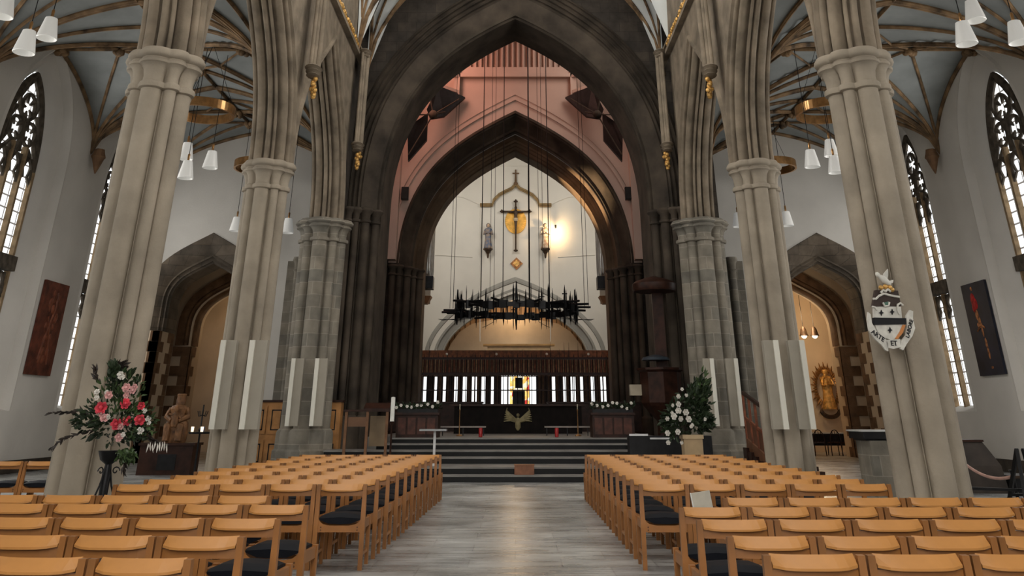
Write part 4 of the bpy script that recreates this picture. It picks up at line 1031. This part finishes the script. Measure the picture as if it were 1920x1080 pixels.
for (y, z, a, b) in ((.1, 1.66, .10, .16), (.04, 1.50, .09, .12), (.08, 1.38, .16, .09), (-.02, 1.2, .05, .16), (-.08, .86, .06, .16), (-.1, .62, .06, .2), (.12, 2.42, .05, .06), (-.12, .2, .07, .04)): m_.ball((-.05, y, z), 1, 6, .025, a, b)
m_.tube([(-.05, -.20, 1.28), (-.06, -.06, 1.36), (-.06, .12, 1.30), (-.05, .28, 1.22)], .03, 5)
m_.build('gold_figures', M('amber_paint', (.40, .16, .06), .6, .5, 9), root, smooth=True)

# ---------- coat of arms on the first right pillar
ca = at(1668, 590, Y=13.28)
root = thing('coat_of_arms', 'painted coat of arms with white dove and motto scroll on the nearest right pillar', 'coat of arms', ca, R(10))
k = 12.75/1620*.98                                        # metres per photo pixel at that distance
def ap(u, v): return ((u-1668)*k*1.0+(v-590)*-.0016, (590-v)*k*1.06)
def arms_plate(px, th, name, mat, d0=0):
    MB().plate([ap(*q) for q in px], th, lambda a, b, d: (a, -d-d0, b)).build(name, mat, root)
whitep = M('white_enamel', (.62, .60, .54), .5, .1, 9); blackp = M('black_enamel', (.01, .01, .012), .4)
arms_plate([(1633, 577), (1688, 577), (1690, 600), (1694, 606), (1690, 618), (1680, 628), (1668, 632), (1652, 628), (1640, 618), (1634, 606)], .045, 'shield', whitep)
arms_plate([(1632, 596), (1697, 596), (1697, 606), (1632, 608)], .06, 'black_fess', blackp)
arms_plate([(1690, 607), (1696, 607), (1690, 620), (1680, 630), (1674, 630), (1684, 618)], .055, 'orange_shading', M('orange_enamel', (.55, .22, .07), .5))
arms_plate([(1636, 550), (1682, 550), (1688, 576), (1630, 578)], .05, 'dark_mantling', M('sable_enamel', (.04, .025, .02), .5))
for q in ((1647, 588), (1669, 586), (1664, 616)):
    u, v = q; arms_plate([(u-5, v), (u-1.5, v-1.5), (u, v-5), (u+1.5, v-1.5), (u+5, v), (u+1.5, v+1.5), (u, v+5), (u-1.5, v+1.5)], .062, 'star', blackp)
m_ = MB()
def sc(px, r): m_.tube([(ap(u, v)[0], -.06, ap(u, v)[1]) for u, v in px], r, 6)
sc([(1630, 565), (1636, 565), (1642, 560), (1652, 556), (1662, 558), (1674, 560), (1684, 561)], .016)
sc([(1684, 590), (1679, 582), (1680, 574), (1686, 571), (1691, 575)], .015); sc([(1628, 578), (1634, 579), (1638, 584)], .013)
sc([(1646, 555), (1650, 550), (1656, 552), (1660, 548), (1666, 552)], .018)
sc([(1650, 571), (1654, 577), (1661, 576), (1663, 570)], .016)
m_.build('scrollwork', whitep, root, smooth=True)
m_ = MB()
for u, v in ((1646, 546), (1655, 544), (1664, 545), (1669, 549)): m_.ball((ap(u, v)[0], -.06, ap(u, v)[1]), .035, 6)
m_.build('crest_wreath', gold, root, smooth=True)
arms_plate([(1652, 571), (1660, 569), (1660, 575), (1653, 575)], .07, 'green_charge', M('green_enamel', (.08, .16, .12), .5))
m_ = MB()                                             # dove
X0, Z0 = ap(1653, 533)
m_.lathe([(.01, -.11), (.035, -.07), (.05, 0), (.04, .06), (.025, .09), (.035, .115), (.03, .14), (.005, .16)], (X0, -.07, Z0), 10, 1, .8, Matrix.Rotation(R(-52), 4, 'Y'))
m_.build('dove_body', whitep, root, smooth=True)
arms_plate([(1650, 532), (1652, 522), (1660, 514), (1660, 524), (1658, 533)], .03, 'dove_wing', whitep, .05)
arms_plate([(1658, 535), (1672, 532), (1671, 537), (1660, 541)], .025, 'dove_tail', whitep, .04)
# scroll ribbon in three lengths with the motto
def ribbon(px, name, txt, tx, tv, ang, size):
    arms_plate(px, .03, name, whitep, .015)
    rb = root.children[-1] if False else [c for c in bpy.data.objects if c.parent == root][-1]
    cu = bpy.data.curves.new('lettering', 'FONT'); cu.body = txt; cu.size = size; cu.extrude = .003; cu.align_x = 'CENTER'; cu.align_y = 'CENTER'; cu.offset = .0015
    t_ = bpy.data.objects.new('tmp_text', cu); COL.objects.link(t_)
    me = bpy.data.meshes.new_from_object(t_); bpy.data.objects.remove(t_)
    me.materials.clear(); me.materials.append(blackp)
    o_ = bpy.data.objects.new('lettering', me); COL.objects.link(o_); o_.parent = rb
    a_, b_ = ap(tx, tv); o_.location = (a_, -.052, b_); o_.rotation_euler = (pi/2, R(ang), 0)
ribbon([(1621, 587), (1626, 590), (1629, 605), (1638, 618), (1655, 629), (1661, 637), (1661, 650), (1655, 648), (1648, 640), (1634, 630), (1623, 617), (1620, 600)], 'scroll_left', 'ARTE', 1640, 625.5, 36, .088)
ribbon([(1657, 632), (1685, 630), (1686, 643), (1672, 646), (1658, 644)], 'scroll_middle', 'ET', 1672, 637.5, 0, .095)
ribbon([(1687, 633), (1697, 624), (1700, 610), (1698, 592), (1706, 582), (1713, 584), (1712, 596), (1716, 612), (1710, 625), (1698, 638), (1691, 648), (1685, 646)], 'scroll_right', 'LABORE', 1704, 613, -63, .075)

# ---------- flower displays
leafd = M('dark_leaf', (.025, .042, .018), .5, .35, 5); leafg = M('green_leaf', (.06, .10, .035), .5, .3, 5); leafb = M('bronze_leaf', (.035, .025, .02), .5, .3, 5)
def leaf(mb, p, d, L_, w_, rnd):
    d = d.normalized(); s_ = d.cross(Vector((rnd.uniform(-1, 1), rnd.uniform(-1, 1), rnd.uniform(-1, 1)))).normalized(); n_ = d.cross(s_)
    pts = [p, p+d*L_*.35+s_*w_*.5+n_*.01, p+d*L_*.7+s_*w_*.4-n_*.005, p+d*L_-n_*.02, p+d*L_*.7-s_*w_*.4-n_*.005, p+d*L_*.35-s_*w_*.5+n_*.01, p+d*L_*.5-n_*.012]
    mb.add(pts, [(0, 1, 6), (1, 2, 6), (2, 3, 6), (3, 4, 6), (4, 5, 6), (5, 0, 6)])
def rose(mb, c, r, d, rnd):
    """a bloom of overlapping petals round a bud"""
    d = d.normalized(); T = d.to_track_quat('Z', 'Y').to_matrix().to_4x4()
    mb.lathe([(.001, r*.1), (r*.3, r*.15), (r*.36, r*.5), (r*.2, r*.78), (.001, r*.8)], c, 8, T=T)
    for lay, (n, rr_, h_, tl) in enumerate(((4, .5, .62, .1), (5, .8, .45, .35), (6, 1.05, .25, .6))):
        for j in range(n):
            a = 2*pi*j/n+lay*.5+rnd.uniform(-.2, .2); u = Vector((cos(a), sin(a), 0)); v = Vector((-sin(a), cos(a), 0))
            ps = [u*r*.15, u*r*rr_*.7-v*r*.42+Vector((0, 0, r*h_*.6)), u*r*rr_-v*r*.25+Vector((0, 0, r*h_)), u*r*rr_*1.03+v*r*.25+Vector((0, 0, r*h_)), u*r*rr_*.7+v*r*.42+Vector((0, 0, r*h_*.6))]
            ps = [c+(T@q) for q in ps]; mb.add(ps, [(0, 1, 2, 3, 4)])
pinkm = M('coral_pink_petal', (.72, .07, .10), .6, .25, 20); blush = M('blush_petal', (.75, .42, .40), .6, .2, 20); whm = M('ivory_petal', (.75, .72, .66), .6, .1, 20)
FY = 12.3
root = thing('flower_arrangement', 'large display of coral and blush flowers on a black iron stand before the left pillar', 'flower arrangement', (-5.15, FY, 0))
def fl(u, v, dy=0): return at(u, v, Y=FY+dy)-Vector((-5.15, FY, 0))
m_ = MB()
b0 = fl(205, 862)
m_.lathe([(.05, .02), (.055, b0.z-.15), (.04, b0.z-.05), (.11, b0.z), (.15, b0.z+.10), (.13, b0.z+.10)], (b0.x, 0, 0), 10)
for j in range(3):
    a = 2*pi*j/3+2.2; c_ = Vector((b0.x, 0, 0)); u = Vector((cos(a), sin(a), 0))
    m_.tube([c_+u*.02+Vector((0, 0, b0.z-.05)), c_+u*.08+Vector((0, 0, b0.z*.7)), c_+u*.2+Vector((0, 0, .35)), c_+u*.34+Vector((0, 0, .0))], .012, 6)
    m_.tube([c_+u*(.16+.07*cos(t*.5)*(1-t/16))+Vector((0, 0, .38+.07*sin(t*.5)*(1-t/16))) for t in range(14)], .008, 5)
    m_.tube([c_+u*(.10+.05*cos(t*.5)*(1-t/16))+Vector((0, 0, b0.z-.12+.05*sin(t*.5)*(1-t/16))) for t in range(14)], .008, 5)
m_.build('iron_stand', black, root, smooth=True)
rr = random.Random(21)
def foliage(name, mat, blobs, n, L0, L1, w):
    m_ = MB()
    for i in range(n):
        u, v, ru, rv, dy = rr.choice(blobs)
        a = rr.uniform(0, 2*pi); q = rr.random()**.6
        p = fl(u+ru*q*cos(a), v+rv*q*sin(a), dy+rr.uniform(-.16, .16))
        d = (p-fl(208, 800)).normalized()+Vector((rr.uniform(-.6, .6), rr.uniform(-.9, .3), rr.uniform(-.5, .5)))
        leaf(m_, p, d, rr.uniform(L0, L1), w*rr.uniform(.7, 1.2), rr)
    return m_.build(name, mat, root)
foliage('dark_foliage', leafd, [(215, 780, 55, 55, 0), (175, 790, 35, 30, 0), (250, 800, 35, 30, 0), (230, 720, 30, 30, 0), (215, 700, 12, 16, 0)], 620, .05, .11, .045)
foliage('green_foliage', leafg, [(225, 760, 50, 60, -.1), (260, 790, 30, 30, -.1), (235, 850, 20, 12, -.1)], 320, .06, .12, .035)
m_ = MB()                                             # trailing sprays
for pts, c in (([(180, 805), (150, 812), (120, 822), (97, 840)], 11), ([(180, 790), (155, 770), (125, 772), (90, 775)], 9), ([(190, 720), (180, 705), (178, 690)], 8), ([(270, 815), (290, 828), (302, 836)], 16), ([(230, 845), (236, 862), (232, 880)], 10), ([(215, 700), (222, 686), (232, 683)], 14)):
    P_ = [fl(u, v, -.05) for u, v in pts]; m_.tube(P_, .004, 4)
    for i in range(c*2):
        t = i/(c*2)*(len(P_)-1); j = min(int(t), len(P_)-2); p = P_[j].lerp(P_[j+1], t-j)
        leaf(m_, p, (P_[j+1]-P_[j])+Vector((rr.uniform(-.05, .05), rr.uniform(-.05, .05), rr.uniform(-.08, .05))), rr.uniform(.06, .12), .035, rr)
m_.build('trailing_sprays', leafb, root)
for (u, v, r, m_t) in ((190, 765, 17, pinkm), (235, 757, 14, pinkm), (239, 789, 13, pinkm), (218, 795, 15, pinkm), (262, 788, 15, pinkm), (265, 761, 11, pinkm),
                     (196, 784, 12, blush), (204, 741, 11, blush), (237, 727, 12, blush), (248, 733, 9, blush), (226, 800, 9, blush), (223, 820, 11, blush), (237, 741, 9, blush), (252, 726, 9, blush), (190, 775, 9, blush),
                     (182, 735, 8, whm), (181, 746, 7, whm), (200, 735, 6, whm), (226, 703, 10, whm), (229, 708, 8, whm), (203, 782, 7, whm), (263, 808, 10, whm), (278, 785, 8, whm), (279, 793, 6, whm), (271, 770, 7, whm), (231, 815, 7, whm)):
    q = MB(); p = fl(u, v, -.22); rose(q, p, r*.0042, Vector((.25+rr.uniform(-.3, .3), -1, .2+rr.uniform(-.3, .3))), rr)
    q.build('bloom', m_t, root)
m_ = MB()
for i in range(9): p = fl(278+i*4.4, 828+rr.uniform(-3, 4), -.2); leaf(m_, p, Vector((.1, 0, -1)), .11, .02, rr)
m_.build('white_bells', whm, root)
# white display, right
FY2 = 22.2; c2 = at(1296, 815, Y=FY2)
root = thing('rose_arrangement', 'white rose display on a pale wooden pedestal by the furthest right pillar', 'flower arrangement', (c2.x, FY2, 0))
fl = lambda u, v, dy=0: at(u, v, Y=FY2+dy)-Vector((c2.x, FY2, 0))
MB().loft([[(-.20, -.2, 0), (.20, -.2, 0), (.20, .2, 0), (-.20, .2, 0)], [(-.21, -.2, c2.z-.08), (.21, -.2, c2.z-.08), (.21, .2, c2.z-.08), (-.21, .2, c2.z-.08)]]).build('pedestal', M('pale_wood', (.42, .30, .17), .6, .1, 3), root)
MB().box(-.235, .235, -.22, .22, c2.z-.08, c2.z).build('pedestal_top', M('pale_wood2', (.5, .37, .22), .6), root)
def fol2(name, mat, blobs, n, L0, L1, w):
    m_ = MB()
    for i in range(n):
        u, v, ru, rv = rr.choice(blobs); a = rr.uniform(0, 2*pi); q = rr.random()**.6
        p = fl(u+ru*q*cos(a), v+rv*q*sin(a), rr.uniform(-.2, .2)); leaf(m_, p, (p-fl(1295, 790))+Vector((rr.uniform(-.5, .5), rr.uniform(-.6, .2), rr.uniform(-.5, .5))), rr.uniform(L0, L1), w, rr)
    m_.build(name, mat, root)
fol2('dark_foliage', leafd, [(1290, 775, 35, 38), (1310, 745, 20, 35), (1262, 790, 18, 30), (1318, 790, 15, 15)], 700, .1, .22, .07)
fol2('green_foliage', leafg, [(1318, 720, 10, 25), (1312, 740, 15, 25)], 90, .1, .2, .05)
for (u, v, r) in ((1279, 730, 4), (1272, 743, 5), (1287, 741, 4), (1272, 758, 6), (1261, 760, 4), (1272, 770, 7), (1286, 773, 7), (1264, 781, 7), (1291, 786, 7), (1276, 785, 6), (1260, 774, 4), (1251, 785, 5), (1252, 812, 6), (1271, 810, 6), (1253, 830, 5), (1278, 830, 4), (1298, 797, 4), (1322, 786, 4), (1296, 800, 4)):
    q = MB(); rose(q, fl(u, v, -.28), r*.0095, Vector((rr.uniform(-.3, .3), -1, rr.uniform(-.2, .4))), rr); q.build('bloom', whm, root)
# small white flowers on the pews
for sx, blobs in ((-1, [(772, 783), (779, 780), (786, 784), (793, 781), (800, 783), (806, 782), (762, 790), (775, 793), (790, 792)]), (1, [(1128, 783), (1136, 778), (1142, 782), (1152, 783), (1160, 781), (1140, 795), (1147, 797), (1176, 788), (1170, 783)])):
    c3 = Vector((sx*2.92, 28.97, 1.52))
    root = thing('flower_trough', 'low trough of small white flowers on the dark %s pew' % SIDE[sx], 'flowers', c3)
    MB().box(-.6, .6, -.12, .12, 0, .1).build('trough', black, root)
    m_ = MB()
    for i in range(160):
        p = Vector((rr.uniform(-.66, .66), rr.uniform(-.18, .18), .08+rr.uniform(0, .14))); leaf(m_, p, Vector((rr.uniform(-1, 1), rr.uniform(-1, 1), rr.uniform(0, 1))), .14, .05, rr)
    m_.build('foliage', leafd, root)
    for i, (u, v) in enumerate(blobs):
        q = MB(); rose(q, Vector((-.62+i*.15+rr.uniform(-.03, .03), -.18, .08+rr.uniform(0, .2))), .045, Vector((0, -1, .3)), rr); q.build('bloom', whm, root)

# ---------- left: mother and child statue on a dark base
st = at(328, 830, Y=27.0)
root = thing('pedestal_cabinet', 'dark wooden cabinet under the carved statue in the left aisle', 'cabinet', (st.x-.1, 27.0, 0))
MB().box(-.72, .72, -.3, .35, 0, st.z-.06).build('body', dkwood, root); MB().box(-.77, .77, -.34, .38, st.z-.06, st.z).build('top', dkwood, root)
MB().box(-.2, .3, -.31, -.28, .12, .5).build('opening', black, root)
carved = M('carved_brown_wood', (.20, .095, .04), .5, .35, 6, bump=.3)
root = thing('mother_and_child', 'brown carved seated mother and child statue on the dark cabinet, left aisle', 'statue', (st.x, 26.95, st.z)); H_ = at(328, 745, Y=27.0).z-st.z; root.scale = (.84, .84, 1.03)
m_ = MB(); m_.lathe([(.34, 0), (.37, .06), (.38, .3*H_), (.36, .42*H_), (.27, .52*H_), (.25, .62*H_), (.30, .72*H_), (.25, .78*H_), (.08, .82*H_), (.075, .84*H_), (.11, .88*H_), (.125, .93*H_), (.10, .985*H_), (.02, H_)], (0, 0, 0), 18, 1, .8)
for s_ in (-1, 1):
    m_.tube([(s_*.27, 0, .72*H_), (s_*.36, -.08, .55*H_), (s_*.12, -.30, .46*H_)], [.085, .085, .05], 8)
    m_.tube([(s_*.15, -.05, .34*H_), (s_*.2, -.30, .34*H_), (s_*.2, -.33, .05)], [.13, .13, .10], 8)
m_.build('mother', carved, root, smooth=True)
m_ = MB(); m_.lathe([(.10, 0), (.12, .08), (.10, .2), (.11, .3), (.05, .34), (.05, .36), (.075, .42), (.07, .49), (.01, .53)], (.02, -.33, .34*H_), 12)
m_.tube([(-.06, -.34, .34*H_+.28), (-.2, -.36, .34*H_+.30)], [.035, .02], 6); m_.tube([(.1, -.34, .34*H_+.28), (.22, -.36, .34*H_+.2)], [.035, .02], 6); m_.build('child', carved, root, smooth=True)
MB().lathe([(.15, .80*H_), (.16, .9*H_), (.14, .99*H_), (.16, 1.03*H_), (.12, 1.05*H_)], (0, .05, 0), 12).build('veil', carved, root, smooth=True)
# votive stand
p = at(378, 790, Y=26.1)
root = thing('votive_stand', 'black iron candle stand beside the carved statue in the left aisle', 'candle stand', (p.x, 26.1, 0))
MB().lathe([(.2, 0), (.2, .03), (.03, .08), (.025, 1.0), (.06, 1.1), (.02, 1.15), (.02, 1.7)], (0, 0, 0), 8).build('pole', black, root, smooth=True)
MB().lathe([(.28, 1.0), (.30, 1.04), (.28, 1.05)], (0, 0, 0), 16).build('tray', black, root); m_ = MB()
for j in range(5): a = 2*pi*j/5; m_.tube([(0, 0, 1.45), (.1*cos(a), .1*sin(a), 1.42), (.14*cos(a), .14*sin(a), 1.55)], .012, 5)
m_.build('branches', black, root)
for k, (x, y) in enumerate(((-.18, -.1), (.1, -.18), (.02, .15))):
    c_ = MB().lathe([(.035, 1.05), (.04, 1.17)], (x, y, 0), 8).build('candle_glass', EM('candle_glow', (1, .75, .45), 2.2) if k < 2 else M('blue_glass', (.1, .2, .5), .3), root)

# ---------- right chapel: sunburst Madonna, lamps, table and chairs
p = at(1549, 728, Y=43.75)
root = thing('sunburst_madonna', 'gilded sunburst relief of a mother and child on the cream wall through the right doorway', 'relief', (p.x, 43.7, p.z))
hh = (at(1549, 680, Y=43.75).z-at(1549, 780, Y=43.75).z)/2; ww = .72
m_ = MB()
for j in range(44):
    a = 2*pi*j/44
    if abs((a-1.5*pi)) < .35: continue
    l = 1.0 if j % 2 else .86; s0, s1 = .62, l
    m_.tube([(ww*s0*cos(a), 0, hh*s0*sin(a)), (ww*(s0+s1)/2*cos(a)*1.03, -.03, hh*(s0+s1)/2*sin(a)), (ww*s1*cos(a), 0, hh*s1*sin(a))], [.06, .05, .01], 5)
m_.build('rays', M('bronze_gilt', (.30, .15, .05), .4, .3, 6, metal=.5), root, smooth=True)
m_ = MB(); robed(m_, (0, -.1, -hh*.78), hh*1.5, .62)
m_.tube([(.18, -.15, hh*.35), (.24, -.28, hh*.12), (-.02, -.34, hh*.16)], [.07, .06, .04], 7); m_.tube([(-.18, -.15, hh*.35), (-.26, -.28, hh*.1), (-.1, -.34, .1)], [.07, .06, .04], 7)
m_.build('madonna', gold, root, smooth=True)
m_ = MB(); m_.lathe([(.08, 0), (.09, .15), (.10, .28), (.04, .32), (.07, .38), (.06, .46), (.01, .48)], (-.12, -.36, hh*.1), 10); m_.build('child', gold, root, smooth=True)
MB().tube([(.42*cos(a), -.1, -hh*.78+.32*sin(a)) for a in [pi+pi*i/12 for i in range(13)]], [.02]+[.09]*11+[.02], 6).build('crescent', dbr, root, smooth=True)
for k, u in enumerate((1508, 1528)):
    p = at(u, 632, Y=41.0)
    root = thing('pendant_lamp', 'small dark pendant lamp above the sunburst relief, the %s of two' % ('left', 'right')[k], 'lamp', p, 0, 'dark pendants in the right chapel')
    MB().lathe([(.06, .42), (.12, .32), (.16, .12), (.20, .05)], (0, 0, 0), 12).build('shade', dbr, root, smooth=True)
    MB().ball((0, 0, .07), .13, 7).build('bulb', EM('bulb_glow', (1, .85, .6), 4), root, smooth=True)
    MB().tube([(0, 0, .4), (0, 0, 9.0-p.z)], .012, 5).build('flex', black, root)
root = thing('chapel_table', 'dark table with a white top seen through the right doorway', 'table', (13.3, 40.6, 0))
MB().box(-1.3, 1.3, -.35, .35, .78, .83).build('top', M('white_cloth_top', (.55, .54, .5), .6), root)
for x in (-1.2, 1.2):
    for y in (-.3, .3): MB().box(x-.03, x+.03, y-.03, y+.03, 0, .78).build('leg', black, root)
MB().box(-1.25, 1.25, -.3, -.27, .35, .78).build('apron', black, root)
for k, x in enumerate((12.4, 13.0, 13.6)):
    root = thing('dark_chair', 'dark wooden chair at the table in the right chapel, %s of three' % ('leftmost', 'middle', 'rightmost')[k], 'chair', (x, 39.9, 0), .3*k-.3)
    for a in (-.2, .2):
        for b in (-.2, .2): MB().tube([(a*1.1, b*1.1, 0), (a, b, .45)], .02, 6).build('leg', dkwood, root)
    MB().box(-.22, .22, -.22, .22, .45, .49).build('seat', dkwood, root)
    m_ = MB(); m_.tube([(.22*cos(t), -.22, .49+.45*sin(t)) for t in [pi*i/8 for i in range(9)]], .02, 6)
    for x_ in (-.1, 0, .1): m_.tube([(x_, -.22, .49), (x_, -.22, .88)], .012, 5)
    m_.build('backrest', dkwood, root)

# ---------- right aisle: stair rail, font, chest, rope barrier, A-frame
A = at(1392, 736, Y=26.6); B = at(1438, 770, Y=24.6)
root = thing('stair_rail', 'sloping brown wooden stair balustrade between the two right pillars', 'balustrade', (A.x, 26.6, 0))
d = Vector((B.x-A.x, -2.0, B.z-A.z)); za_ = A.z
MB().bar((0, 0, za_), Vector((0, 0, za_))+d, .07, .08).build('handrail', dkwood, root)
MB().bar((0, 0, za_-.62), Vector((0, 0, za_-.62))+d, .05, .06).build('lower_rail', redwood, root)
MB().bar((0, 0, za_-1.25), Vector((0, 0, za_-1.25))+d*1.05, .07, .26).build('stringer', M('brown_stringer', (.16, .07, .035), .5, .2, 3), root)
for k in range(5):
    q = d*(k/4); MB().box(q.x-.03, q.x+.03, q.y-.03, q.y+.03, za_-1.2+q.z, za_+q.z).build('baluster', redwood, root)
for k in range(4):
    q = d*(k/4+.125); w_ = d*(.095)
    MB().add([(q.x-w_.x, q.y-w_.y, za_-1.1+q.z-w_.z), (q.x+w_.x, q.y+w_.y, za_-1.1+q.z+w_.z), (q.x+w_.x, q.y+w_.y, za_-.66+q.z+w_.z), (q.x-w_.x, q.y-w_.y, za_-.66+q.z-w_.z)], [(0, 1, 2, 3)]).build('panel', M('panel_brown', (.13, .055, .03), .5, .2, 3), root)
for k in range(6):
    z = za_-1.35+d.z*(k/5); MB().box(d.x*k/5-.1, d.x*k/5+1.2, d.y*k/5-.2, d.y*k/5+.2, 0, max(.12, z)).build('step', dkwood, root)
p = at(1660, 826, Y=19.6)
root = thing('stone_font', 'square grey stone font with a black rim behind the nearest right pillar', 'font', (p.x+.15, 19.9, 0))
MB().box(-.5, .5, -.4, .4, 0, p.z).build('block', block, root); MB().box(-.62, .5, -.42, .42, p.z+.03, p.z+.16).build('rim', black, root); MB().box(-.56, .4, -.36, .36, p.z, p.z+.03).build('neck', black, root)
MB().box(-.66, .5, -.44, .44, p.z+.16, p.z+.19).build('marble_lip', M('white_marble', (.6, .6, .58), .3), root)
p = at(1815, 828, Y=20.8)
root = thing('oak_chest', 'tall dark wooden chest with sloping side in the right aisle behind the rope', 'chest', (p.x, 20.8, 0))
MB().loft([[(-.5, -.3, 0), (.50, -.3, 0), (.50, .4, 0), (-.5, .4, 0)], [(-.5, -.3, .5), (.45, -.3, .5), (.45, .4, .5), (-.5, .4, .5)], [(-.5, -.25, p.z), (.18, -.25, p.z), (.18, .35, p.z), (-.5, .35, p.z)]]).build('body', M('grey_oak', (.035, .026, .02), .6, .25, 3), root)
MB().box(-.52, .2, -.28, .38, p.z, p.z+.04).build('lid', dkwood, root)
root = thing('low_platform', 'low black platform along the floor in the right aisle', 'platform', (11.0, 20.9, 0)); MB().box(-.8, 2.6, -.4, .5, 0, .32).build('body', black, root); MB().box(-.8, 2.6, -.42, -.40, .27, .32).build('nosing', dbr, root)
P0, P1 = at(1800, 862, Y=16.6), at(1899, 893, Y=14.6)
root = thing('rope_barrier', 'pale pink rope strung beside the nearest right pillar', 'rope', (P0.x, 16.6, 0))
pts = []
for i in range(13):
    t = i/12; q = P0.lerp(P1, t)-Vector((P0.x, 16.6, 0)); q.z -= .12*4*t*(1-t); pts.append(q)
MB().tube(pts, .022, 8).build('rope', M('pink_rope', (.45, .27, .22), .7), root, smooth=True)
for q in (pts[0], pts[-1]): MB().lathe([(.16, 0), (.16, .03), (.025, .05), (.025, q.z+.05), (.045, q.z+.08)], (q.x, q.y, 0), 10).build('post', black, root, smooth=True)
P0 = at(1912, 842, Y=14.0)
root = thing('a_frame_stand', 'black metal A-frame stand at the right edge of the frame', 'stand', (P0.x, 14.0, 0)); h = P0.z
for s_ in (-1, 1):
    m_ = MB(); 
    for x0 in (-.28, .28): m_.bar((x0*1.0, s_*.35, 0), (x0*.15, 0, h), .045)
    m_.bar((-.17, s_*.2, h*.42), (.17, s_*.2, h*.42), .035); m_.build('leg_frame', black, root)
MB().bar((-.9, -.1, h*.52), (.3, -.1, h*.48), .035).build('cross_bar', black, root)
for k in range(4): MB().bar((-.12+k*.09, -.22, .1), (-.10+k*.08, -.16, h*.42), .02).build('slat', black, root)
